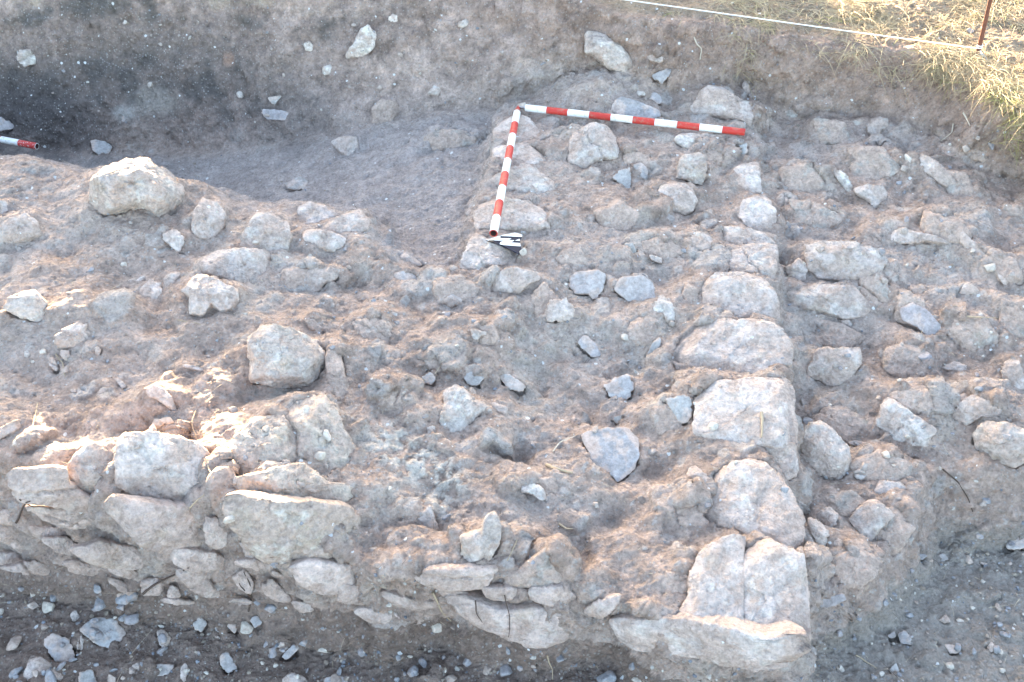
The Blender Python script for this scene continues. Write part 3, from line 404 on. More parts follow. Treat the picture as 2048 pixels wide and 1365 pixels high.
D|P|32|.3|earth-coated stone bedded in the rubble slope right of the wall|1650,1120 1720,1100 1770,1130 1720,1175 1660,1170
D|P|32|.3|earth-coated stone bedded in the rubble slope right of the wall|1560,340 1620,330 1660,370 1610,400 1565,380
D|P|32|.3|earth-coated stone bedded in the rubble slope right of the wall|1580,400 1640,410 1690,440 1640,470 1590,450
D|P|32|.3|earth-coated stone bedded in the rubble slope right of the wall|1700,300 1760,300 1800,340 1750,370 1705,350
D|P|32|.3|earth-coated stone bedded in the rubble slope right of the wall|1850,420 1920,440 1940,480 1880,490 1840,460
D|P|32|.3|earth-coated stone bedded in the rubble slope right of the wall|1800,580 1850,600 1840,650 1790,640
D|P|32|.3|earth-coated stone bedded in the rubble slope right of the wall|1900,640 1960,630 2000,680 1950,710 1900,690
D|P|32|.3|earth-coated stone bedded in the rubble slope right of the wall|1760,700 1830,690 1870,730 1820,760 1770,745
D|P|32|.3|earth-coated stone bedded in the rubble slope right of the wall|1870,800 1930,790 1950,830 1900,850
D|P|32|.3|earth-coated stone bedded in the rubble slope right of the wall|1720,560 1760,540 1780,600 1750,640 1715,600
D|P|32|.3|earth-coated stone bedded in the rubble slope right of the wall|2000,600 2060,620 2050,680 2000,670
D|P|32|.3|earth-coated stone bedded in the rubble slope right of the wall|1880,340 1930,350 1950,390 1900,390
D|P|32|.3|earth-coated stone bedded in the rubble slope right of the wall|1620,640 1680,650 1740,680 1680,700 1625,690
D|P|32|.3|earth-coated stone bedded in the rubble slope right of the wall|1960,500 2030,520 2050,570 1990,560
D|P|32|.3|earth-coated stone bedded in the rubble slope right of the wall|1780,790 1850,770 1870,820 1800,840
D|P|32|.3|earth-coated stone bedded in the rubble slope right of the wall|1630,240 1690,250 1700,290 1640,290
D|P|30|.35|earth-coated stone bedded in the fill between the wall faces|860,560 920,545 965,580 940,620 870,610
D|P|30|.35|earth-coated stone bedded in the fill between the wall faces|1060,590 1090,560 1120,600 1100,650 1060,640
D|P|30|.35|earth-coated stone bedded in the fill between the wall faces|700,640 760,630 800,660 780,700 710,690
D|P|30|.35|earth-coated stone bedded in the fill between the wall faces|560,540 620,530 640,560 590,590 560,575
D|P|30|.35|earth-coated stone bedded in the fill between the wall faces|1280,480 1340,470 1375,505 1330,530 1285,515
D|P|30|.35|earth-coated stone bedded in the fill between the wall faces|1180,420 1240,400 1290,430 1260,470 1190,460
D|P|30|.35|earth-coated stone bedded in the fill between the wall faces|940,640 990,650 1000,690 950,700
D|P|30|.35|earth-coated stone bedded in the fill between the wall faces|1250,640 1300,620 1330,660 1290,700 1255,690
D|P|30|.35|earth-coated stone bedded in the fill between the wall faces|830,720 880,700 900,750 850,770
D|P|30|.35|earth-coated stone bedded in the fill between the wall faces|1100,500 1160,495 1180,530 1120,545
D|P|30|.35|earth-coated stone bedded in the fill between the wall faces|1290,820 1350,800 1370,850 1320,880
D|P|30|.35|earth-coated stone bedded in the fill between the wall faces|1060,960 1110,950 1130,1000 1080,1010
D|P|30|.35|earth-coated stone bedded in the fill between the wall faces|1340,1010 1400,1000 1420,1060 1360,1070
D|P|30|.35|earth-coated stone bedded in the fill between the wall faces|760,770 820,770 830,810 770,820
D|P|30|.35|earth-coated stone bedded in the fill between the wall faces|1240,300 1300,310 1310,345 1250,345
D|P|30|.35|earth-coated stone bedded in the fill between the wall faces|1400,290 1450,300 1450,340 1410,340
D|P|30|.35|earth-coated stone bedded in the fill between the wall faces|1370,560 1400,580 1390,620 1360,600
D|P|30|.35|earth-coated stone bedded in the fill between the wall faces|1300,1150 1370,1140 1390,1190 1320,1210
F|G|68|.3|brown earth-coated stone filling a joint of the front wall face|0,350 60,335 130,400 60,425 0,415
F|G|68|.3|brown earth-coated stone filling a joint of the front wall face|180,440 330,445 420,500 300,525 210,490
F|G|68|.3|brown earth-coated stone filling a joint of the front wall face|250,510 400,505 470,565 430,600 330,575
F|G|68|.3|brown earth-coated stone filling a joint of the front wall face|640,660 760,680 820,720 760,740 660,705
F|G|68|.3|brown earth-coated stone filling a joint of the front wall face|1200,390 1300,410 1350,500 1280,560 1210,520
F|G|68|.3|brown earth-coated stone filling a joint of the front wall face|1700,880 1800,880 1850,920 1760,935
F|G|68|.3|brown earth-coated stone filling a joint of the front wall face|1000,780 1040,800 1060,850 980,850
F|G|68|.3|brown earth-coated stone filling a joint of the front wall face|380,640 460,640 600,690 560,720 420,700
F|G|68|.3|brown earth-coated stone filling a joint of the front wall face|1400,520 1480,560 1560,615 1450,615
F|H|68|.3|brown earth-coated stone filling a joint of the front wall face|0,780 120,780 200,850 120,890 0,860
F|H|68|.3|brown earth-coated stone filling a joint of the front wall face|560,800 700,810 820,850 700,862 600,840
F|H|68|.3|brown earth-coated stone filling a joint of the front wall face|820,800 1000,790 1080,850 900,862
F|H|68|.3|brown earth-coated stone filling a joint of the front wall face|1100,800 1280,790 1380,850 1250,890 1130,860
F|G|68|.3|brown earth-coated stone filling a joint of the front wall face|0,590 90,590 150,630 60,655 0,650
W|P|62|.4|small lime-white lump set in the soil of the back section|798,38 796,34 786,28 780,35 776,42 786,44 793,45
W|P|62|.4|small lime-white lump set in the soil of the back section|936,48 935,40 925,42 919,43 915,50 925,58 932,52
W|P|62|.4|small lime-white lump set in the soil of the back section|880,183 880,177 868,172 862,180 856,188 867,190 875,193
W|P|62|.4|small lime-white lump set in the soil of the back section|765,175 765,171 759,170 756,173 753,177 759,180 763,178
W|P|62|.4|small lime-white lump set in the soil of the back section|36,22 36,16 28,17 25,19 22,25 28,28 34,27
W|P|62|.4|small lime-white lump set in the soil of the back section|254,45 254,43 249,40 247,44 245,47 249,48 252,49
W|P|62|.4|small lime-white lump set in the soil of the back section|663,140 663,130 652,133 647,135 644,143 652,152 661,146
W|P|62|.4|small lime-white lump set in the soil of the back section|874,62 873,60 869,57 867,61 866,64 869,65 873,66
W|P|62|.4|small lime-white lump set in the soil of the back section|305,170 304,165 298,165 295,167 295,172 298,177 304,173
W|P|62|.4|small lime-white lump set in the soil of the back section|487,190 484,185 478,184 473,187 474,193 478,196 485,196
W|P|62|.4|small lime-white lump set in the soil of the back section|805,110 803,107 798,104 795,108 796,112 798,114 804,114
"""
STONES = []
for ln in DATA.strip().splitlines():
    k, t, tilt, up, lab, pts = ln.split('|')
    P = [tuple(map(float, q.split(','))) for q in pts.split()]
    if t != 'P':
        ox, oy = TILES[t]; P = [(ox+u/2.926, oy+v/2.926) for u, v in P]
    STONES.append(dict(k=k, tilt=float(tilt), up=float(up), label=lab, P=P))

BASE = {'M':(.50,.42,.35),'L':(.555,.470,.425),'S':(.345,.318,.305),'B':(.53,.45,.40),'D':(.40,.35,.31),'W':(.59,.525,.48),'F':(.53,.425,.375)}
SOIL = np.array((.415,.315,.262))
def setcol(me, col):
    a = me.color_attributes.new('col', 'FLOAT_COLOR', 'POINT')
    c = np.ones((len(me.vertices), 4), np.float32); c[:, :3] = np.clip(col, 0, 1); a.data.foreach_set('color', c.ravel())
def mesh_np(name, V, Q, mat, smooth=True, col=None):
    me = bpy.data.meshes.new(name); Q = np.asarray(Q, np.int32); n = Q.shape[1]
    me.vertices.add(len(V)); me.vertices.foreach_set('co', np.asarray(V, np.float32).ravel())
    me.loops.add(Q.size); me.loops.foreach_set('vertex_index', Q.ravel())
    me.polygons.add(len(Q)); me.polygons.foreach_set('loop_start', np.arange(0, Q.size, n, dtype=np.int32))
    me.polygons.foreach_set('loop_total', np.full(len(Q), n, np.int32))
    me.update(calc_edges=True); me.polygons.foreach_set('use_smooth', np.full(len(Q), smooth))
    if col is not None: setcol(me, col)
    if mat: me.materials.append(mat)
    return me
def grid_quads(nr, nc, wrap=False):
    i = np.arange(nr-1)[:, None]; j = np.arange(nc if wrap else nc-1)[None, :]; j2 = (j+1) % nc if wrap else j+1
    return np.stack([i*nc+j, i*nc+j2, (i+1)*nc+j2, (i+1)*nc+j], -1).reshape(-1, 4)
def tag(o, label=None, cat=None, group=None, kind=None):
    if label: o['label'] = label
    if cat: o['category'] = cat
    if group: o['group'] = group
    if kind: o['kind'] = kind
    return o

def solid(s): return any(w in s['label'] for w in ('corner block', 'near corner', 'great rounded white', 'cracked corner', 'large smooth pale wall', 'large square soil', 'lumpy pale wall block'))
def plan_stone(s, i):
    P = np.array(s['P']); cx, cy = P.mean(0); d = ray(cx, cy)
    hd = -d[:2]/np.linalg.norm(d[:2]); T = rad(s['tilt'])
    n = np.array([sin(T)*hd[0], sin(T)*hd[1], cos(T)])
    smp = [(px, py) for px, py in P]+[(cx, cy)]+[((px+cx)/2, (py+cy)/2) for px, py in P]
    fill = s['label'].startswith('earth-coated stone bedded in the fill')
    if fill: P = (cx, cy)+(P-[cx, cy])*.85; s['up'] = .24
    hs = np.array([hit(px, py) @ n for px, py in smp])
    off = np.percentile(hs, 78) + {'B': .015, 'F': .030, 'S': .006, 'L': .013, 'W': .012}.get(s['k'], .008) - (.006 if fill else 0) - (.006 if s['k'] == 'D' else 0) - (.004 if s['label'].startswith('long low pinkish') else 0)
    e1 = np.cross([hd[0], hd[1], 0], [0, 0, 1.0]); e1 = -e1/np.linalg.norm(e1); e2 = np.cross(n, e1)
    if e2 @ np.array([-hd[0], -hd[1], .3]) < 0: e1 = -e1; e2 = np.cross(n, e1)
    W = []
    for px, py in P:
        r = ray(px, py); t = (off - CAM @ n)/(r @ n); W.append(CAM+r*t)
    W = np.array(W); c = W.mean(0)
    W = W.mean(0)+(W-W.mean(0))*{'F': 1.14, 'S': 1.0, 'B': 1.02}.get(s['k'], 1.06)
    s['W'] = W; s['n'] = n; s['c'] = c; s['e'] = (e1, e2)
    uv = np.stack([(W-c) @ e1, (W-c) @ e2], 1)
    s['size'] = float(np.sqrt(abs(np.sum(uv[:, 0]*np.roll(uv[:, 1], -1)-np.roll(uv[:, 0], -1)*uv[:, 1]))/2/pi))
    s['uv'] = uv
def radial(uv, th, soft):
    R = np.zeros(len(th)); n = len(uv)
    for i in range(n):
        a, b = uv[i], uv[(i+1) % n]; e = b-a
        dx, dy = np.cos(th), np.sin(th); den = dx*e[1]-dy*e[0]
        den = np.where(np.abs(den) < 1e-9, 1e-9, den)
        t = (a[0]*e[1]-a[1]*e[0])/den; u = (a[0]*dy-a[1]*dx)/den
        ok = (t > 0) & (u >= -1e-6) & (u <= 1+1e-6); R = np.where(ok & (t > R), t, R)
    R = np.maximum(R, .15*R.max())
    k = max(1, int(len(th)*soft)); w = np.hanning(2*k+3)[1:-1]; w /= w.sum()
    Rp = np.concatenate([R[-k:], R, R[:k]]); return np.convolve(Rp, w, 'valid')
def build_stone(s, i, mat):
    k = s['k']; sz = s['size']; rg = np.random.RandomState(100+i); c, n, (e1, e2) = s['c'], s['n'], s['e']
    nt = int(np.clip(sz*2*pi/.0042, 40, 300)); th = np.linspace(0, 2*pi, nt, endpoint=False)
    R = radial(s['uv'], th, .006 if k in 'SWLF' else .02)
    ring = np.stack([np.cos(th)*2, np.sin(th)*2, np.full(nt, i*7.3)], 1)
    R = R*(1+(.055 if sz > .05 else .15)*fbm(ring, 1.2 if sz > .05 else 1.8, 5, .6))
    m = {'S': 7.0, 'L': 4.6, 'W': 4.0, 'F': 4.0, 'B': 2.5, 'D': 3.4, 'M': 2.3}[k]
    up = s['up']*sz*{'S': .45}.get(k, .8)*(.62 if s['tilt'] < 24 and k != 'B' else 1); lo = sz*(.9 if k != 'S' else .5); lo = min(lo, .14) if k != 'B' else min(lo, .12)
    a = np.linspace(0, pi/2, 400); ss = np.sin(a)**(2/m); tt = np.cos(a)**(2/m)
    L = np.concatenate([[0], np.cumsum(np.hypot(np.diff(ss)*sz, np.diff(tt)*up))])
    nr = max(6, int(nt*L[-1]/(2*pi*sz)*1.1)); q = np.interp(np.linspace(0, L[-1], nr), L, a)
    S = list(np.sin(q)**(2/m)); Tt = list(up*np.cos(q)**(2/m))
    nl = max(4, nr//3); b = np.linspace(0, pi/2*.86, nl+1)[1:]
    S += list(np.cos(b)**.6); Tt += list(-lo*np.sin(b))
    S = np.array(S); Tt = np.array(Tt); S[0] = 1e-3
    low = fbm(np.stack([np.cos(th), np.sin(th), np.full(nt, i*3.1)], 1), .8, 2)
    U = S[:, None]*R[None]*np.cos(th); V = S[:, None]*R[None]*np.sin(th); Z = Tt[:, None]*np.ones(nt)
    gx_, gy_ = rg.uniform(-.25, .25, 2)
    Z = np.where(Z > 0, Z*(1+(gx_*U+gy_*V)/sz + .15*low[None]), Z)
    P = np.stack([U.ravel(), V.ravel(), Z.ravel()], 1)
    # chisel the block with a few flat breaks
    for _ in range({'S': 5, 'B': 7, 'D': 5}.get(k, 9)):
        az = rg.uniform(0, 2*pi); el = rg.uniform(.75, 1.35) if k not in 'SB' else (rg.uniform(1.1, 1.5) if k == 'S' else rg.uniform(.35, 1.3))
        nn = np.array([cos(az)*cos(el), sin(az)*cos(el), sin(el)])
        dd = P @ nn; mx = dd.max(); lim = mx*rg.uniform(.72, .94)
        ex = np.clip(dd-lim, 0, None)*(P[:, 2] > -.2*up); P -= ex[:, None]*nn*.88
    wp = P+c; dirn = P/np.array([sz*sz, sz*sz, max(up*up, (.35*sz)**2)]); dirn[:, 2] += .3/sz; dirn /= np.linalg.norm(dirn, axis=1)[:, None]+1e-9
    amp = {'S': .25, 'B': 1.1, 'D': .9, 'W': 1.2, 'L': .8, 'F': .55, 'M': 1.2}[k]*(.6 if solid(s) else 1)
    o = i*1.7
    d = fbm(wp, .55/sz+2, 3, off=o)*sz*.075*amp + fbm(wp, 22, 5, .6, off=o, ridged=True)*.0036*amp*min(1, sz/.05)
    pits = np.clip(fbm(wp, 55, 2, off=o+9)-.35, 0, None); d -= pits*.010*amp*min(1, sz/.06)
    fb, fr_, fD, _q = cells(wp+.006*fbm(wp, 20, 2, off=o)[:, None], 1.25/max(sz, .02), o*.37)      # broken facets
    d += ((fr_-.5)*fD).sum(1)*sz*{'S': .03, 'B': .10, 'F': .07}.get(k, .11)*(.5 if solid(s) else 1)
    fb, fr_, fD, _q = cells(wp, 4.2/max(sz, .02), o*.51); d += ((fr_-.5)*fD).sum(1)*sz*{'S': .012}.get(k, .03)
    if any(w in s['label'] for w in ('cracked pale block with', 'cracked at right', 'dark split')) or (rg.uniform() < .08 and k != 'S'):      # a crack across the stone
        ca = rg.uniform(0, pi); cl = np.abs(P[:, 0]*cos(ca)+P[:, 1]*sin(ca)+.12*sz*fbm(wp, 3/max(sz, .03), 3, off=o+30)-rg.uniform(-.2, .2)*sz)
        d -= np.exp(-(cl/.0035)**2)*.009
    d *= np.clip((P[:, 2]+lo)/lo, 0, 1) if lo > 0 else 1
    P = P+dirn*d[:, None]
    M = np.stack([e1, e2, n], 1); Wd = P @ M.T + c
    # colour: own stone colour, rusty / grey blotches, white lime crust, soil smeared into the lows
    base = np.array(BASE[k])*rg.uniform(.9, 1.08)
    if s['up'] == .24: base = SOIL*1.12
    if k == 'S': base = base*np.array([rg.uniform(.96, 1.03), 1, rg.uniform(.97, 1.04)])
    nb = fbm(Wd, 7, 4, off=o)[:, None]; nf = fbm(Wd, 38, 4, off=o+4)[:, None]
    col = base*(1+.16*nb+.16*nf)
    col = col+(np.array([.44, .33, .22])-col)*np.clip(sstep(.25, .7, fbm(Wd, 9, 3, off=o+70)), 0, 1)[:, None]*(.0 if k == 'S' else .35)
    lime = sstep(.30, .5, fbm(Wd, 16, 4, .6, off=o+50))[:, None]*{'W': .85, 'B': .45, 'L': .35, 'F': .2, 'D': .3, 'S': .06, 'M': .42}[k]
    col = col+(np.array([.70, .665, .60])-col)*lime
    hrel = P[:, 2]/max(up, 1e-4)
    soil = {'L': .40, 'W': .28, 'B': .27, 'S': .18, 'F': .42, 'D': .72, 'M': .5}[k]
    sm = sstep(.22, -.22, fbm(Wd, 11, 5, .65, off=o+20)+.5-2.0*soil*.62) * (.7 if k != 'D' else .92)
    edge = sstep(.55, .0, hrel+.35*fbm(Wd, 18, 3, off=o+8))
    sm = np.clip(np.maximum(sm, edge*(.75 if k not in 'BF' else .35)), 0, 1)[:, None]
    col = col+(SOIL*(1+.12*nf)*1.12-col)*sm
    # origin at the base centre of the stone
    org = c - n*lo*.5
    V_ = Wd-org
    Q = grid_quads(nr+nl, nt, True); V_ = np.vstack([V_, V_[:nt].mean(0)[None], V_[-nt:].mean(0)[None]]); col = np.vstack([col, col[:nt].mean(0)[None], col[-nt:].mean(0)[None]])
    N = (nr+nl)*nt; tcap = np.stack([np.full(nt, N), (np.arange(nt)+1) % nt, np.arange(nt), np.full(nt, N)], 1)
    Q = Q[:, ::-1]
    me = bpy.data.meshes.new(KIND[k])
    b0 = (nr+nl-1)*nt; T1 = np.stack([np.full(nt, N), np.arange(nt), (np.arange(nt)+1) % nt], 1); T2 = np.stack([np.full(nt, N+1), b0+(np.arange(nt)+1) % nt, b0+np.arange(nt)], 1)
    loops = np.concatenate([Q.ravel(), T1.ravel(), T2.ravel()]).astype(np.int32)
    tot = np.concatenate([np.full(len(Q), 4), np.full(2*nt, 3)]).astype(np.int32); st = np.concatenate([[0], np.cumsum(tot)[:-1]]).astype(np.int32)
    me.vertices.add(len(V_)); me.vertices.foreach_set('co', V_.astype(np.float32).ravel())
    me.loops.add(len(loops)); me.loops.foreach_set('vertex_index', loops)
    me.polygons.add(len(tot)); me.polygons.foreach_set('loop_start', st); me.polygons.foreach_set('loop_total', tot)
    me.update(calc_edges=True); me.polygons.foreach_set('use_smooth', np.ones(len(tot), bool))
    setcol(me, col); me.materials.append(mat)
    ob = bpy.data.objects.new(KIND[k], me); ob.location = org; LINK(ob)
    tag(ob, s['label'], group={'small lime-white lump set in the s': 'lime-white lumps in the back section', 'earth-coated stone bedded in the r': 'earth-coated stones in the right slope', 'earth-coated stone bedded in the f': 'earth-coated stones in the wall fill', 'brown earth-coated stone filling a': 'earth-coated stones in the front face'}.get(s['label'][:34]))
    tag(ob, s['label'], {'S': 'slate', 'B': 'boulder'}.get(k, 'stone'))
    return ob
# ---------------------------------------------------------------- materials
def newmat(name):
    m = bpy.data.materials.new(name); m.use_nodes = True; nt = m.node_tree; b = nt.nodes['Principled BSDF']
    b.inputs['Specular IOR Level'].default_value = .25
    return m, nt, b
def N(nt, t, **k):
    n = nt.nodes.new(t)
    for a, v in k.items():
        if a[0] == '_': n.inputs[int(a[1:])].default_value = v
        elif a in n.inputs: n.inputs[a].default_value = v
        else: setattr(n, a, v)
    return n
def mixc(nt, a, b, f, mode='MIX'):
    m = nt.nodes.new('ShaderNodeMix'); m.data_type = 'RGBA'; m.blend_type = mode
    for s, v in ((m.inputs[6], a), (m.inputs[7], b), (m.inputs[0], f)):
        if isinstance(v, bpy.types.NodeSocket): nt.links.new(v, s)
        else: s.default_value = v
    return m.outputs[2]
def mathn(nt, op, a, b=0.0, clamp=False):
    m = nt.nodes.new('ShaderNodeMath'); m.operation = op; m.use_clamp = clamp
    for s, v in ((m.inputs[0], a), (m.inputs[1], b)):
        if isinstance(v, bpy.types.NodeSocket): nt.links.new(v, s)
        else: s.default_value = v
    return m.outputs[0]
def rampn(nt, v, a, b):
    m = nt.nodes.new('ShaderNodeMapRange'); nt.links.new(v, m.inputs[0]); m.inputs[1].default_value = a; m.inputs[2].default_value = b
    return m.outputs[0]
def earthy(name, fleck, bump, rough, grain, pebble):
    m, nt, b = newmat(name); L = nt.links.new
    at_ = N(nt, 'ShaderNodeAttribute', attribute_name='col'); geo = N(nt, 'ShaderNodeNewGeometry'); pos = geo.outputs['Position']
    n1 = N(nt, 'ShaderNodeTexNoise', Scale=80.0, Detail=5.0, Roughness=.72); L(pos, n1.inputs['Vector'])
    n2 = N(nt, 'ShaderNodeTexNoise', Scale=22.0, Detail=5.0, Roughness=.6); L(pos, n2.inputs['Vector'])
    f1 = rampn(nt, n1.outputs[0], .3, .7); f2 = rampn(nt, n2.outputs[0], .32, .68)
    v = mathn(nt, 'ADD', mathn(nt, 'MULTIPLY', f1, .56), mathn(nt, 'ADD', mathn(nt, 'MULTIPLY', f2, .32), .56))
    comb = N(nt, 'ShaderNodeCombineColor'); L(v, comb.inputs[0]); L(v, comb.inputs[1]); L(v, comb.inputs[2])
    col = mixc(nt, at_.outputs['Color'], comb.outputs[0], 1.0, 'MULTIPLY')
    # grit: small grains of differing tone
    vo = N(nt, 'ShaderNodeTexVoronoi', Scale=grain); L(pos, vo.inputs['Vector'])
    sep = N(nt, 'ShaderNodeSeparateColor'); L(vo.outputs['Color'], sep.inputs[0])
    g = mathn(nt, 'MULTIPLY', rampn(nt, sep.outputs[0], .62, .9), rampn(nt, vo.outputs['Distance'], .45, .3))
    col = mixc(nt, col, (.46, .44, .42, 1), mathn(nt, 'MULTIPLY', g, pebble))
    g2 = mathn(nt, 'MULTIPLY', rampn(nt, sep.outputs[1], .75, .95), rampn(nt, vo.outputs['Distance'], .45, .3))
    col = mixc(nt, col, (.12, .10, .085, 1), mathn(nt, 'MULTIPLY', g2, pebble*.8))
    # lime flecks
    wob = N(nt, 'ShaderNodeVectorMath', operation='ADD'); sc = N(nt, 'ShaderNodeVectorMath', operation='SCALE'); L(n1.outputs['Color'], sc.inputs[0]); sc.inputs['Scale'].default_value = .012
    L(pos, wob.inputs[0]); L(sc.outputs[0], wob.inputs[1])
    vf = N(nt, 'ShaderNodeTexVoronoi', Scale=34.0); L(wob.outputs[0], vf.inputs['Vector'])
    sf = N(nt, 'ShaderNodeSeparateColor'); L(vf.outputs['Color'], sf.inputs[0])
    thr = mathn(nt, 'MULTIPLY', sf.outputs[1], .24)
    fl = mathn(nt, 'MULTIPLY', mathn(nt, 'LESS_THAN', vf.outputs['Distance'], thr), mathn(nt, 'GREATER_THAN', sf.outputs[0], 1-fleck))
    col = mixc(nt, col, (.72, .71, .70, 1), fl)
    L(col, b.inputs['Base Color']); b.inputs['Roughness'].default_value = rough
    hs = mathn(nt, 'ADD', mathn(nt, 'MULTIPLY', n2.outputs[0], 1.6), mathn(nt, 'MULTIPLY', n1.outputs[0], .9))
    vb = N(nt, 'ShaderNodeTexVoronoi', Scale=grain*.8, feature='SMOOTH_F1'); L(pos, vb.inputs['Vector'])
    hs = mathn(nt, 'SUBTRACT', hs, mathn(nt, 'MULTIPLY', vb.outputs['Distance'], .35*min(1, pebble+.25)))
    bp = N(nt, 'ShaderNodeBump', Strength=bump, Distance=.02); L(hs, bp.inputs['Height']); L(bp.outputs[0], b.inputs['Normal'])
    return m
M_SOIL = earthy('soil', .16, 1.0, .95, 95.0, .5)
M_STONE = earthy('limestone', .04, .8, .85, 120.0, .25)
M_SLATE = earthy('slate', .02, .30, .72, 140.0, .10)
M_GRAVEL = earthy('gravel_stone', .0, .4, .85, 160.0, .15)
def plain(name, c, rough=.5, metal=0.0, wear=None, scale=60):
    m, nt, b = newmat(name)
    tc = N(nt, 'ShaderNodeTexCoord'); n = N(nt, 'ShaderNodeTexNoise', Scale=float(scale), Detail=6.0, Roughness=.65); nt.links.new(tc.outputs['Object'], n.inputs['Vector'])
    w = wear or tuple(v*.72 for v in c); f = rampn(nt, n.outputs[0], .52, .66) if wear else rampn(nt, n.outputs[0], .3, .75)
    nt.links.new(mixc(nt, (*c, 1), (*w, 1), f), b.inputs['Base Color'])
    b.inputs['Roughness'].default_value = rough; b.inputs['Metallic'].default_value = metal
    return m
M_RED = plain('red_paint', (.50, .045, .035), .45, 0, (.42, .14, .10), 45); M_WHITE = plain('white_paint', (.74, .75, .73), .45, 0, (.56, .53, .48), 45)
M_REDW = plain('worn_red_paint', (.52, .05, .045), .5, 0, (.62, .5, .45), 130)
M_STEEL = plain('steel', (.35, .36, .36), .45, .7); M_HOLE = plain('dark_bore', (.09, .045, .04), .8)  # bore: dark brown lining of the hollow pole ends
M_RUST = plain('rusty_iron', (.17, .075, .05), .85, .2); M_BLACK = plain('navy_black_plastic', (.016, .02, .04), .7)
M_CORD = plain('white_cord', (.75, .77, .78), .6); M_STRAW_ROOT = plain('dry_root', (.46, .36, .25), .8); M_DARK_ROOT = plain('dark_root', (.10, .07, .055), .9)
M_BONE = plain('pale_root', (.6, .52, .42), .8)
def strawmat():
    m, nt, b = newmat('straw'); a = N(nt, 'ShaderNodeAttribute', attribute_name='col'); nt.links.new(a.outputs['Color'], b.inputs['Base Color'])
    b.inputs['Roughness'].default_value = .7
    return m
M_STRAW = strawmat()

# ---------------------------------------------------------------- place the stones, then bank the soil round them
for s_i, s in enumerate(STONES): plan_stone(s, s_i)
H1 = H0.copy()
for s in STONES:
    W = s['W']; x0, y0 = W[:, :2].min(0)-.2; x1, y1 = W[:, :2].max(0)+.2
    i0, i1 = int(max(0, (x0-GX0)/GS)), int(min(len(gx), (x1-GX0)/GS)); j0, j1 = int(max(0, (y0-GY0)/GS)), int(min(len(gy), (y1-GY0)/GS))
    if i1 <= i0+1 or j1 <= j0+1: continue
    X = GXX[j0:j1, i0:i1]; Y = GYY[j0:j1, i0:i1]; n = s['n']; c = s['c']
    T = math.acos(max(-1, min(1, n[2])))
    if T > rad(57): continue
    d, ins = poly_dist(X, Y, W[:, :2]); lapn = .010+.024*fbm(np.stack([X.ravel(), Y.ravel(), 0*X.ravel()], 1), 12, 3, off=13).reshape(X.shape)
    insc = ins & (d > np.clip(lapn, 0, .3*s['size']) * (s['k'] in 'LDWM' and not solid(s))); d = np.where(ins, 0, d)
    zp = c[2]-((X-c[0])*n[0]+(Y-c[1])*n[1])/n[2]
    zp = np.clip(zp, c[2]-.12, c[2]+.07) - {'L': .002, 'D': -.004, 'W': .004, 'M': .0}.get(s['k'], .012)
    sg = .018+.22*s['size']
    sg = sg*(1.5 if s['k'] in 'DM' else 1.1); w = np.exp(-(d/sg)**1.6)*{'B': .5, 'D': 1.0}.get(s['k'], .88)*np.clip(.75+.9*fbm(np.stack([X.ravel(), Y.ravel(), 0*X.ravel()], 1), 9, 2, off=3).reshape(X.shape), .15, 1.1)
    s['win'] = (j0, j1, i0, i1, np.where(insc, 1., 0.), zp)
    base = H1[j0:j1, i0:i1]
    up_ = np.clip(zp-base, -.012, .12)
    H1[j0:j1, i0:i1] = base+up_*w
for _ in range(2):
    Hp = np.pad(H1, 1, 'edge'); H1 = (Hp[1:-1, 1:-1]*2+Hp[:-2, 1:-1]+Hp[2:, 1:-1]+Hp[1:-1, :-2]+Hp[1:-1, 2:])/6
INS = np.zeros_like(H1)
for s in STONES:      # never let the banked soil swallow a stone's face
    if 'win' in s:
        j0, j1, i0, i1, ins, zp = s['win']; base = H1[j0:j1, i0:i1]
        H1[j0:j1, i0:i1] = np.where(ins > 0, np.minimum(base, np.maximum(zp-.016, base-.16)), base); INS[j0:j1, i0:i1] = np.maximum(INS[j0:j1, i0:i1], ins)
def soil_disp(P, nrm):
    # lumps, crumbs and brushed ridges; stronger on the cut faces and in the wall fill
    st = 1-np.clip(nrm[:, 2], 0, 1)
    a = fbm(P, 11, 3, off=21)*.012 + fbm(P, 30, 3, off=23, ridged=True)*.0026 + fbm(P, 75, 3, .6, off=25)*.0026
    a += sstep(.1, .6, fbm(P, 2.2, 2, off=29))*fbm(P, 18, 3, off=31, ridged=True)*.010
    a += st*(fbm(P, 7, 4, .6, off=33)*.028+fbm(P, 24, 3, off=34, ridged=True)*.009)
    cl = fbm(P, 42, 2, off=35); a += np.clip(cl-.45, 0, None)*.009
    pit_ = fbm(P, 34, 2, off=36); a -= np.clip(pit_-.55, 0, None)*.03
    return a
def chunks(P, dens):
    """soil-coated bits of stone poking out of the matrix: displacement and paleness"""
    a = np.zeros(len(P)); t = np.zeros(len(P)); Pw = P+.012*np.stack([fbm(P, 14, 2, off=q) for q in (61, 63, 65)], 1)
    for f, amp, thr in ((5.6, .034, .66), (11., .016, .62), (24., .0062, .6), (50., .0022, .55)):
        b, r, D, d1 = cells(Pw, f, f)
        on = (r[:, 0] > thr+.35*(1-dens))*1.0
        edge = sstep(.02, .30, b)*sstep(.62, .40, d1)
        tilt = (D*(r-.5)).sum(1)*1.5
        h = (.35+.65*r[:, 1])+tilt
        m = on*edge; a += m*np.clip(h, 0, 1.3)*amp; t = np.maximum(t, m*(r[:, 2]))
    return a, t
core = np.arange(-2.75, 2.7501, .0056); ext = np.geomspace(.03, 57, 26)
xs = np.concatenate([-2.75-ext[::-1], core, 2.75+ext])
yc = np.arange(.95, 5.0001, .01)
Xc, Yc = np.meshgrid(xs, yc)
Hc = bil(H1, np.clip(Xc, GX0, GX1-.02), Yc)
NR = 1040
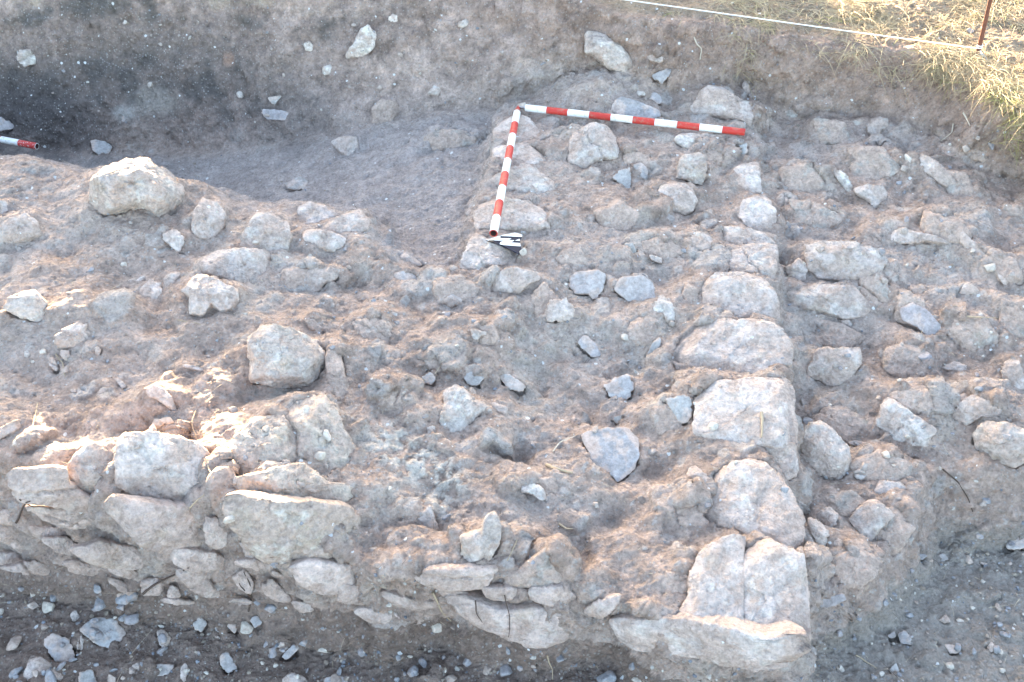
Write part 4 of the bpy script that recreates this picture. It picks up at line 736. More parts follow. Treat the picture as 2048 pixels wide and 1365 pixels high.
gyd = np.gradient(Hc, .01, axis=0)
wgt = np.sqrt(1+np.clip(np.abs(gyd), 0, 14)**2)/(.55+.28*Yc)
# smooth the row spacing across columns so quads stay regular
k5 = np.hanning(41); k5 /= k5.sum()
wgt = np.apply_along_axis(lambda r: np.convolve(np.pad(r, 20, 'edge'), k5, 'valid'), 1, wgt)
cum = np.cumsum(wgt, axis=0); cum = (cum-cum[0])/(cum[-1]-cum[0])
YR = np.empty((NR, len(xs))); tq = np.linspace(0, 1, NR)
for j in range(len(xs)): YR[:, j] = np.interp(tq, cum[:, j], yc)
nb_ = .95-ext[::-1]; fb_ = 5.0+ext
YR = np.vstack([np.repeat(nb_[:, None], len(xs), 1), YR, np.repeat(fb_[:, None], len(xs), 1)])
XR = np.repeat(xs[None], YR.shape[0], 0)
inside = (XR > GX0) & (XR < GX1-.02) & (YR > GY0) & (YR < GY1-.02)
ZR = np.where(inside, bil(H1, XR, YR), 0)
o_ = ~inside; ZR[o_] = h0(XR[o_][:, None], YR[o_][:, None]).ravel()
# smooth transition handled by h0 itself; add fine displacement along the normal inside the core
PX = np.stack([XR, YR, ZR], -1)
du = np.gradient(PX, axis=1); dv = np.gradient(PX, axis=0); nn = np.cross(du, dv); nn /= np.linalg.norm(nn, axis=-1)[..., None]+1e-12
Pf = PX.reshape(-1, 3); nf_ = nn.reshape(-1, 3)
fade = sstep(3.6, 2.8, np.abs(Pf[:, 0]))*sstep(5.4, 4.9, Pf[:, 1])*sstep(.6, .95, Pf[:, 1])
dsp = soil_disp(Pf, nf_)
_d1, _i1 = poly_dist(Pf[:, 0], Pf[:, 1], FLR_IN); _d2, _i2 = poly_dist(Pf[:, 0], Pf[:, 1], BK_IN); _d3, _i3 = poly_dist(Pf[:, 0], Pf[:, 1], BK_OUT)
dens = np.where(_i1, .15, 1.0)*np.where(_i2, 1, 1.0)*np.where(_i3, 1, .1); dens = np.where(_i2 & (Pf[:, 0] < -.5) & (Pf[:, 1] > 2.0), np.minimum(dens, .45), dens)
dens = dens*np.clip(.75+.8*fbm(Pf, 3, 3, off=93), .1, 1.15)
chk, cht = chunks(Pf, dens); chk *= np.clip(dens+.25, 0, 1)
_in = bil(INS, np.clip(Pf[:, 0], GX0, GX1-.02), np.clip(Pf[:, 1], GY0, GY1-.02))
dsp = (dsp+chk)*(1-_in)-.004*_in
Pf = Pf+nf_*(dsp*fade)[:, None]
# ---- soil colours (strata, deposits and darker spots)
x, y, z = Pf[:, 0], Pf[:, 1], Pf[:, 2]
big = fbm(Pf, 1.6, 4, off=41)[:, None]; med = fbm(Pf, 7, 4, off=43)[:, None]; fin = fbm(Pf, 30, 3, off=45)[:, None]
col = np.array([.425, .322, .268])*(1+.10*big+.18*med+.20*fin)*(1+.22*sstep(.2, .7, fbm(Pf, 16, 4, .6, off=46))-.22*sstep(.2, .7, fbm(Pf, 13, 4, .6, off=48)))[:, None]
grey = np.array([.43, .36, .322]); col = col+(grey-col)*sstep(-.2, .6, big+.5*med)*.6
pale = np.array([.50, .44, .385]); col = col+(pale-col)*sstep(.25, .75, fbm(Pf, 5, 5, .6, off=47)[:, None])*.45
ctn = np.array([.46, .415, .385])*(1+.12*fin); col = col+(ctn-col)*(sstep(.45, .95, cht)*.75*fade)[:, None]
def maskpoly(l, soft, z=0):
    d, i = poly_dist(x+.05*med[:, 0], y+.05*med[:, 0], PG(l, z)); return sstep(soft, -soft, np.where(i, -d, d))[:, None]
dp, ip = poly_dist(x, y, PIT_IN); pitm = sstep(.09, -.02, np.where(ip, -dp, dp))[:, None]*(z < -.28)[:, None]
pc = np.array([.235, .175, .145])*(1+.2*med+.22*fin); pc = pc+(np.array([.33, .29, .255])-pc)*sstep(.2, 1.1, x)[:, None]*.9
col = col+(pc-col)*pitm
df, if_ = poly_dist(x, y, FLR_OUT); flm = (sstep(.05, -.1, np.where(if_, -df, df))*sstep(.15, -.05, z))[:, None]
fc = np.array([.375, .322, .300])*(1+.14*med+.14*fin+.10*big); secm = sstep(-.15, .0, (lambda q: np.where(q[1], -q[0], q[0]))(poly_dist(x, y, BK_IN)))[:, None]
col = col+(fc-col)*flm*.9*(1-secm)
fr, _ = poly_dist(x, y, BK_IN); dbi = np.where(_, -fr, fr); sec = sstep(-.08, .1, dbi)
mot = (1+.30*sstep(.15, .7, fbm(Pf, 15, 4, .6, off=146))-.35*sstep(.15, .7, fbm(Pf, 12, 4, .6, off=148)))[:, None]
sc_ = mot*np.array([.39, .292, .25])*(1+.2*big+.36*med+.26*fin)
col = col+(sc_-col)*(sec*.85)[:, None]
lft = sstep(-.2, -1.2, x)
zz_ = z+.05*med[:, 0]+.05*big[:, 0]
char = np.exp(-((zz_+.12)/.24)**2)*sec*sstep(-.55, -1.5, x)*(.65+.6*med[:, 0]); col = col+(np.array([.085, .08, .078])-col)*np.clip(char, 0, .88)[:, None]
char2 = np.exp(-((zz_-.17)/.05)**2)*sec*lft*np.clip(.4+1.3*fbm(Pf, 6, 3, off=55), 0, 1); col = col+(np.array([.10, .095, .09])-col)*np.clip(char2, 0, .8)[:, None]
palel = np.exp(-((zz_-.25)/.035)**2)*sec*lft*np.clip(.35+1.2*fbm(Pf, 4, 3, off=57), 0, 1); col = col+(np.array([.44, .36, .28])-col)*np.clip(palel, 0, .7)[:, None]
def spot(px, py, r, c, a, asp=1.0, z0=None):
    global col
    q = hit(px, py, H1); d = np.sqrt(((x-q[0])/asp)**2+(y-q[1])**2*.3+((z-q[2]))**2)+.25*r*med[:, 0]
    col = col+(np.array(c)-col)*(sstep(r, r*.35, d)*a)[:, None]
spot(460, 118, .05, (.48, .27, .18), .4); spot(310, 200, .10, (.36, .31, .27), .8, 2.0); spot(250, 225, .05, (.40, .37, .34), .8, 1.8)
spot(60, 210, .22, (.09, .08, .075), .7, 1.6); spot(80, 250, .25, (.10, .09, .09), .7, 2.0); spot(600, 240, .2, (.2, .18, .17), .4, 1.5)  # darker spots low in the section, strongest at its left end
# soft lime mortar crumbling in the fill
mo = maskpoly([(740,850),(790,835),(850,860),(870,900),(915,930),(905,1005),(870,1000),(810,955),(745,905)], .05)*sstep(-.22, .08, fbm(Pf, 26, 4, .6, off=61))[:, None]
col = col+(np.array([.57, .51, .45])-col)*mo
db, ib = poly_dist(x, y, BK_OUT); topm = sstep(-.02, .12, np.where(ib, -db, db))[:, None]
tc_ = np.array([.30, .225, .16])*(1+.15*med+.15*fin); col = col+(tc_-col)*topm
redd = sstep(-.2, .6, x)*sec*(1-topm[:, 0])*.6; col = col+(mot*np.array([.30, .205, .155])*(1+.25*med)-col)*redd[:, None]
reg = mo[:, 0]*fade; Pf = Pf+nf_*(reg*(.006+.008*fbm(Pf, 45, 2, off=62)))[:, None]
Qt = grid_quads(YR.shape[0], YR.shape[1])
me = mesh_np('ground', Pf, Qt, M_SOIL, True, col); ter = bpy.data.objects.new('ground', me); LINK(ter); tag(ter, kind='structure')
TG = Pf.reshape(YR.shape+(3,))
# ---- unseen mound added beyond the section to shade the middle of the dig
def heap():
    u = np.linspace(-1, 1, 70); U, V = np.meshgrid(u, u); P = np.stack([U.ravel()*2, V.ravel()*2, 0*U.ravel()], 1)
    x = -.55+U*(1.65); y = 6.9+V*1.5; r = np.clip(1-np.abs(U)**2.6, 0, 1)**.8*np.clip(1-V**2, 0, 1)**.7
    z = .30+1.12*r*(1+.12*fbm(P, 1.6, 4, off=3).reshape(U.shape)) + .03*fbm(P, 9, 3).reshape(U.shape)*r
    pts = np.stack([x.ravel(), y.ravel(), z.ravel()], 1)
    me = mesh_np('added_shade_mound', pts, grid_quads(70, 70), M_SOIL, True, np.repeat(np.array([[.36, .29, .24]]), len(pts), 0)); o = bpy.data.objects.new('added_shade_mound', me); LINK(o); tag(o, kind='structure')
heap()
# coarse lookup of the finished surface
H2 = H1
for s_i, s in enumerate(STONES):
    build_stone(s, s_i, M_SLATE if s['k'] == 'S' else M_STONE)
bpy.context.view_layer.update()
# ray caster on everything so far, to lay things down on the real surface
dg = bpy.context.evaluated_depsgraph_get()
def cast(px, py):
    ok, loc, nr_, idx, ob, mt = C.ray_cast(dg, mathutils.Vector(CAM), mathutils.Vector(ray(px, py)))
    return np.array(loc) if ok else hit(px, py)
def drop(x, y):
    ok, loc, nr_, idx, ob, mt = C.ray_cast(dg, mathutils.Vector((x, y, 1.6)), mathutils.Vector((0, 0, -1)))
    return (loc.z, np.array(nr_)) if ok else (0.0, np.array([0, 0, 1.0]))

# ---------------------------------------------------------------- tubes
def tube_arrays(pts, r, seg=10, cap=True):
    P = np.asarray(pts, float); n = len(P); r = np.full(n, r) if np.isscalar(r) else np.asarray(r, float)
    T = np.gradient(P, axis=0); T /= np.linalg.norm(T, axis=1)[:, None]+1e-12
    a = np.array([0, 0, 1.0]) if abs(T[0][2]) < .9 else np.array([1.0, 0, 0])
    u = np.cross(T, a); u /= np.linalg.norm(u, axis=1)[:, None]+1e-12; v = np.cross(T, u)
    th = np.linspace(0, 2*pi, seg, endpoint=False)
    V = P[:, None]+r[:, None, None]*(np.cos(th)[None, :, None]*u[:, None]+np.sin(th)[None, :, None]*v[:, None])
    return V.reshape(-1, 3), grid_quads(n, seg, True)[:, ::-1]
def obj_tube(name, pts, r, mat, parent=None, seg=10, org=None):
    V, Q = tube_arrays(pts, r, seg); o0 = np.asarray(org if org is not None else pts[0], float)
    me = mesh_np(name, V-o0, Q, mat); o = bpy.data.objects.new(name, me); LINK(o)
    if parent is not None: o.parent = parent
    else: o.location = o0
    return o
def empty(name, loc):
    o = bpy.data.objects.new(name, None); LINK(o); o.location = loc; o.empty_display_size = .1; return o

def ranging_pole(A, B, label, bands, tip=True, tiplen=.05, first='W', r=.0155, worn=False, socket=True):
    """pole from the point end A to the open socket end B; 10 cm painted bands"""
    A = np.asarray(A); B = np.asarray(B); L = np.linalg.norm(B-A); D = (B-A)/L
    root = empty('ranging_pole', tuple((A+B)/2)); o0 = (A+B)/2
    tag(root, label, 'ranging pole', 'red and white ranging poles')
    t = tiplen; bl = (L-tiplen)/bands; seg = 28
    pts, rr, mats = [], [], []
    for b in range(bands):
        z0 = t+b*bl; z1 = z0+bl; eps = .0006
        pts += [A+D*(z0+eps*(b > 0)), A+D*(z0+bl*.33), A+D*(z0+bl*.66), A+D*(z1-0)]; rr += [r-.0003*(b % 2)]*4; mats += [b]*4
    pts += [B+D*.0001]; rr += [r-.0035]; mats += [99]
    V, Q = tube_arrays(pts, rr, seg)
    me = mesh_np('shaft', V-o0, Q, None, True)
    for m in (M_WHITE, M_REDW if worn else M_RED, M_STEEL): me.materials.append(m)
    mi = np.zeros(len(Q), np.int32)
    for i in range(len(pts)-1):
        b = mats[i] if mats[i+1] != 99 else 99
        if b == 99: k = 1 if not worn else 0
        else: k = (b % 2) if first == 'W' else 1-(b % 2)
        mi[i*seg:(i+1)*seg] = k
    me.polygons.foreach_set('material_index', mi)
    o = bpy.data.objects.new('shaft', me); LINK(o); o.parent = root
    if tip is not None:
        tp = [A, A+D*tiplen*.12, A+D*tiplen*.5, A+D*tiplen*.98] if tip == 'cone' else [A+D*.015, A+D*.016, A+D*(tiplen-.001)]
        tr = [.0004, .0035, .009, r] if tip == 'cone' else [.0005, .008, .008]
        V, Q = tube_arrays(tp, tr, seg); me = mesh_np('point', V-o0, Q, None); me.materials.append(M_STEEL); me.materials.append(M_RED)
        mi = np.zeros(len(Q), np.int32)
        if tip == 'cone': mi[seg:] = 1
        me.polygons.foreach_set('material_index', mi)
        o = bpy.data.objects.new('point', me); LINK(o); o.parent = root
        if tip == 'stub':
            V, Q = tube_arrays([A+D*(tiplen+.0002), A+D*(tiplen-.0008), A+D*(tiplen-.001)], [r, r-.002, .0005], seg); me = mesh_np('collar', V-o0, Q, M_WHITE); o = bpy.data.objects.new('collar', me); LINK(o); o.parent = root
    if socket:
        V, Q = tube_arrays([B+D*.0002, B-D*.035, B-D*.0351], [r-.0034, r-.0036, .0003], seg); me = mesh_np('socket', V-o0, Q, M_HOLE)
        o = bpy.data.objects.new('socket', me); LINK(o); o.parent = root
    return root
def rest(pa_, pb_, za, zb, r=.0155):
    best = 0
    for k in range(0, 60):
        o_ = .06-k*.002; A_ = at(*pa_, za+o_); B_ = at(*pb_, zb+o_)
        cl = min((A_+(B_-A_)*t)[2]-r-drop(*(A_+(B_-A_)*t)[:2])[0] for t in np.linspace(.02, .98, 40))
        best = o_
        if cl < -.003: break
    return za+best, zb+best
ZA = rest((1037, 211), (987, 467), .035, .095); ZB = rest((1050, 216), (1490, 265), .075, .10); print('pole heights', ZA, ZB)
a1 = at(1037, 211, ZA[0]); b1 = at(987, 467, ZA[1])
ranging_pole(a1, b1, 'upright-running red and white pole lying along the wall edge, hollow end at the arrow', 9, 'cone', .075, 'W')
a2 = at(1050, 216, ZB[0]); b2 = at(1490, 265, ZB[1]); b2 = a2+(b2-a2)
dq = (b2-a2); dq /= np.linalg.norm(dq)
ranging_pole(a2-dq*.045, b2, 'red and white pole lying crosswise over the stones at the back of the wall', 10, 'stub', .048, 'W')
b3 = at(74, 293, -.30); a3 = at(-30, 273, -.285); d3 = (a3-b3)/np.linalg.norm(a3-b3)
ranging_pole(b3+d3*1.0, b3, 'worn red and white pole sticking in from the left border over the trench floor', 10, 'cone', .02, 'W', r=.0165, worn=True)

# ---------------------------------------------------------------- north arrow
AO = [(225,600),(530,500),(790,430),(870,400),(1370,300),(1560,350),(1670,380),(1560,600),(1580,830),(1620,920),(1630,1160),(1440,1090),(930,835),(780,770),(350,640)]
AW = [[(240,602),(530,503),(785,434),(870,404),(1370,305),(1560,353),(1660,384),(1632,470),(1100,442),(800,430),(790,520),(1220,530),(1100,590),(1340,600),(1200,690),(1562,712),(1582,833),(930,785),(765,752),(800,670),(960,610),(545,603),(350,606)],
      [(1545,545),(1390,600),(1380,612),(1552,624)]]
apx = lambda u, v: (960+u/19.5, 450+v/19.5)
zs = [cast(*apx(u, v)) for u, v in AO]; pa = cast(*apx(300, 610)); pb = cast(*apx(1600, 400)); pc_ = cast(*apx(1600, 1100))
zc = float(np.median([q[2] for q in zs]))
for _ in range(6): zc = .5*zc+.5*(max(drop(*at(*apx(u*(1-f)+1100*f, v*(1-f)+650*f), zc)[:2])[0] for u, v in AO for f in (0, .35, .7))+.002)
zc += .005
def flat_piece(name, poly, z0, z1, mat, parent, o0):
    P = [at(*apx(u, v), z0) for u, v in poly]; n = len(P)
    V = [p-o0 for p in P]+[np.array([p[0], p[1], p[2]-(z0-z1)])-o0 for p in P]
    me = bpy.data.meshes.new(name); F = [list(range(n))[::-1], list(range(n, 2*n))]+[[i, (i+1) % n, n+(i+1) % n, n+i] for i in range(n)]
    me.from_pydata([tuple(v) for v in V], [], F); me.materials.append(mat); me.validate(); me.update()
    import bmesh
    bm = bmesh.new(); bm.from_mesh(me); bmesh.ops.triangulate(bm, faces=[f for f in bm.faces if len(f.verts) > 4]); bmesh.ops.recalc_face_normals(bm, faces=bm.faces); bm.to_mesh(me); bm.free()
    o = bpy.data.objects.new(name, me); LINK(o); o.parent = parent; return o
ac = at(*apx(1100, 600), zc); north = empty('north_arrow', tuple(ac)); tag(north, 'small black and white north arrow plate held down by pebbles at the hollow pole end', 'north arrow')
flat_piece('plate', AO, zc, zc-.004, M_BLACK, north, ac)
for w_ in AW: flat_piece('white_marking', w_, zc+.0012, zc+.0001, M_WHITE, north, ac)
flat_piece('black_marking', [(350,600),(540,600),(520,690),(440,672),(350,645)], zc+.0024, zc+.0004, plain('black_plastic', (.015, .015, .02), .4), north, ac)

# ---------------------------------------------------------------- loose pebbles
def pebble_mesh(seed, sub=3):
    import bmesh
    bm = bmesh.new(); bmesh.ops.create_icosphere(bm, subdivisions=sub, radius=1.0)
    V = np.array([v.co for v in bm.verts]); rg = np.random.RandomState(seed)
    for _ in range(9):
        n = rg.normal(size=3); n /= np.linalg.norm(n); d = V @ n; lim = rg.uniform(.45, .8); V -= (np.clip(d-lim, 0, None))[:, None]*n*.95
    V *= 1+.10*fbm(V, 1.3, 3, off=seed)[:, None]; V *= np.array([1, rg.uniform(.65, .95), rg.uniform(.45, .8)])
    for v, c in zip(bm.verts, V): v.co = c
    me = bpy.data.meshes.new('pebble'); bm.to_mesh(me); bm.free(); me.polygons.foreach_set('use_smooth', np.ones(len(me.polygons), bool))
    return me, V
def tint(me, c, seed):
    V = np.empty(len(me.vertices)*3, np.float32); me.vertices.foreach_get('co', V); V = V.reshape(-1, 3)
    f = fbm(V*1.0, 1.5, 3, off=seed)[:, None]; cc = np.array(c)*(1+.15*f); s_ = sstep(.1, .5, fbm(V, 1.1, 3, off=seed+3))[:, None]*.6
    setcol(me, cc+(SOIL-cc)*s_)
TINTS = {'cream': (.50, .45, .39), 'grey': (.27, .27, .28), 'blue': (.285, .27, .275), 'tan': (.40, .32, .27), 'dirt': (.38, .32, .28)}
PM = {}
for k_, c_ in TINTS.items():
    PM[k_] = []
    for q_ in range(4):
        me_, _v = pebble_mesh(hash(k_) % 1 + q_*7+len(k_)*13); tint(me_, c_, q_); me_.materials.append(M_GRAVEL); PM[k_].append(me_)
def put_pebble(p, r, kind, label, group=None, nrm=(0, 0, 1), sink=.25, rg=rs, name='pebble'):
    me_ = PM[kind][rg.randint(4)]; o = bpy.data.objects.new(name, me_); LINK(o)
    o.rotation_euler = (rg.uniform(-.4, .4), rg.uniform(-.4, .4), rg.uniform(0, 6.28)); o.scale = (r, r, r)
    o.location = (p[0], p[1], p[2]+r*(.5-sink)); return tag(o, label, {'pebble': 'pebble'}.get(name, 'stone'), group)
put_pebble(at(1047, 466, zc+.004), .012, 'grey', 'dark little pebble weighting the upper corner of the north arrow')
put_pebble(at(1047, 506, zc+.002), .017, 'cream', 'speckled oval pebble weighting the lower corner of the north arrow')
put_pebble(at(1046, 214, .02), .03, 'cream', 'pale lump wedged between the two pole tips')
put_pebble(cast(655, 875), .022, 'cream', 'pinkish pebble left of the mortar patch beside the huge crusted rock')
put_pebble(cast(318, 850), .03, 'tan', 'orange-brown clod in the gap above the brightest front block, left one')
put_pebble(cast(336, 846), .024, 'tan', 'orange-brown clod in the gap above the brightest front block, right one')
put_pebble(cast(306, 862), .018, 'tan', 'thin tan clod directly behind the brightest front block')
def scatter(n, box, zlim, sizes, kinds, group, label, rg, only=None, name='stone_chip', sink=.25):
    k = 0; tries = 0
    while k < n and tries < n*40:
        tries += 1; px = rg.uniform(box[0], box[2]); py = rg.uniform(box[1], box[3])
        if only and not only(px, py): continue
        q = cast(px, py)
        if not zlim[0] < q[2] < zlim[1]: continue
        r = sizes[0]*(sizes[1]/sizes[0])**(rg.uniform()**1.8)
        put_pebble(q, r, kinds[rg.randint(len(kinds))], label, group, rg=rg, name=name, sink=sink); k += 1
rg2 = np.random.RandomState(5)
scatter(135, (-40, 1170, 1640, 1400), (-1, -.31), (.007, .032), ['grey', 'blue', 'grey', 'cream', 'tan', 'blue'], 'stones in the rubble along the foot of the front wall', 'small stone among the rubble on the ground in front of the wall', rg2, name='rubble_stone')
scatter(80, (1640, 1040, 2090, 1390), (-1, -.28), (.006, .018), ['grey', 'blue', 'cream', 'tan', 'grey'], 'stones strewn on the lower right ground', 'small stone strewn on the dusty ground right of the wall', rg2, name='rubble_stone')
scatter(120, (420, 480, 1480, 1130), (-.25, .2), (.006, .024), ['grey', 'dirt', 'dirt', 'tan', 'cream', 'dirt', 'blue'], 'chips of stone in the wall fill', 'little chip of stone half sunk in the earthen wall fill', rg2, sink=.55)
scatter(60, (0, 420, 700, 900), (-.1, .3), (.005, .018), ['cream', 'dirt', 'grey', 'dirt'], 'chips of stone on the left wall top', 'little chip of stone half sunk in the top of the left wall', rg2, sink=.5)
scatter(100, (1560, 250, 2080, 1020), (-.3, .3), (.007, .028), ['cream', 'dirt', 'cream', 'dirt', 'grey', 'blue'], 'chips of stone in the right slope', 'small chip of stone among the tumble on the right slope', rg2, sink=.5)
scatter(60, (0, 10, 1200, 260), (-.5, .6), (.006, .016), ['dirt', 'grey', 'dirt', 'dirt', 'cream'], 'small stones in the section', 'small stone set in the back earth section', rg2, name='pebble', sink=.5)
# gravel and crumbs nobody could count
def gravel():
    import bmesh
    bm = bmesh.new(); bmesh.ops.create_icosphere(bm, subdivisions=1, radius=1.0); IV = np.array([v.co for v in bm.verts]); IF = np.array([[v.index for v in f.verts] for f in bm.faces]); bm.free()
    rg = np.random.RandomState(9); nr_, nc_ = YR.shape; cand = []
    n = 60000; ri = rg.randint(27, nr_-27, n); ci = rg.randint(27, nc_-27, n); P = TG[ri, ci]
    w = .09*np.ones(n)
    dp_, ip_ = poly_dist(P[:, 0], P[:, 1], PIT_IN); w = np.where(ip_, 1.0, w); w = np.where(P[:, 2] > .22, .06, w)
    cl_ = fbm(P, 5, 2, off=88); w *= np.clip(.5+1.3*cl_, .08, 1)
    P = P[rg.uniform(size=n) < w]; n = len(P)
    r = .0016*(6.0)**(rg.uniform(size=n)**2.6)
    pal = np.array([(.46, .42, .37), (.25, .25, .265), (.35, .29, .24), (.19, .205, .23), (.30, .24, .19), (.30, .25, .20)]); ct = pal[rg.randint(len(pal), size=n)]*rg.uniform(.8, 1.15, (n, 1))
    sc = r[:, None]*rg.uniform([.8, .6, .4], [1.2, 1.0, .8], (n, 3)); a = rg.uniform(0, 2*pi, n)
    J = IV[None]*(1+.35*rg.uniform(-1, 1, (n, len(IV), 1)))*sc[:, None]
    X = J[..., 0]*np.cos(a)[:, None]-J[..., 1]*np.sin(a)[:, None]; Y = J[..., 0]*np.sin(a)[:, None]+J[..., 1]*np.cos(a)[:, None]
    V = np.stack([X, Y, J[..., 2]], -1)+P[:, None]+np.array([0, 0, .3])*r[:, None, None]
    F = (IF[None]+(np.arange(n)*len(IV))[:, None, None]).reshape(-1, 3)
    me = mesh_np('gravel', V.reshape(-1, 3), F, M_GRAVEL, False, np.repeat(ct, len(IV), 0)); o = bpy.data.objects.new('gravel', me); LINK(o)
    tag(o, 'fine gravel and soil crumbs strewn over all the dug ground', 'gravel', kind='stuff')
gravel()

# ---------------------------------------------------------------- stake, cord, roots
sk0 = at(1953, 118, .27); sk1_ray = ray(1988, -30)
sk_top = sk0+np.array([.03, .10, .48])
# lean of the stake: pick the top so that it stands at this spot and leans slightly away to the right
stake = empty('iron_stake', tuple(sk0-np.array([0, 0, .02]))); tag(stake, 'thin rusty iron stake driven into the sunlit grass with the white cord tied on', 'stake')
tpt = CAM+sk1_ray*((sk0[1]+.10)/sk1_ray[1]); dirs = (tpt-sk0); 
bar = [sk0-dirs*.1+dirs*t*1.9 for t in np.linspace(0, 1, 60)]
obj_tube('bar', bar, [.0085+.0009*(i % 2) for i in range(60)], M_RUST, stake, 10, org=np.array(stake.location))
kn = sk0+dirs*.14
obj_tube('knot', [kn+np.array([.010*cos(t), .010*sin(t), .004*t/3]) for t in np.linspace(0, 15, 50)], .0028, M_CORD, stake, 6, org=np.array(stake.location))
tg0 = kn; tg1 = at(1983, 124, .285)
obj_tube('cord_tail', [tg0+(tg1-tg0)*t+np.array([0, 0, -.012*sin(pi*t)]) for t in np.linspace(0, 1, 12)], np.interp(np.linspace(0, 1, 12), [0, .5, 1], [.003, .008, .0015]), M_CORD, stake, 6, org=np.array(stake.location))
kp = kn; mid = at(1690, 62, .33); far = at(1250, 0, .47); ff = far+(far-mid)*1.3
cp = [kp+(mid-kp)*t for t in np.linspace(0, 1, 12)][:-1]+[mid+(far-mid)*t for t in np.linspace(0, 1, 14)][:-1]+[far+(ff-far)*t for t in np.linspace(0, 1, 6)]
cd = obj_tube('cord', cp, .0028, M_CORD, None, 6); tag(cd, 'taut white cord running from the iron stake across the top of the picture', 'cord')
def rootobj(pxs, r, mat, name, label, lift=.006, cat='root', rr=None):
    pts = [cast(*p)+np.array([0, -.3, .7])*lift for p in pxs]; pts = np.array(pts)
    t = np.linspace(0, len(pts)-1, max(8, len(pts)*6)); P = np.stack([np.interp(t, range(len(pts)), pts[:, k]) for k in range(3)], 1)
    P[:, :2] += (fbm(P, 30, 2, off=len(label))*.003)[:, None]
    for it in range(3): P[1:-1] = (P[:-2]+P[1:-1]*2+P[2:])/4
    o = obj_tube(name, P, np.linspace(r, r*.45, len(P)), mat, None, 6, org=P[0]); return tag(o, label, cat)
G_ = lambda u, v: (u/2.926, 905+v/2.926)
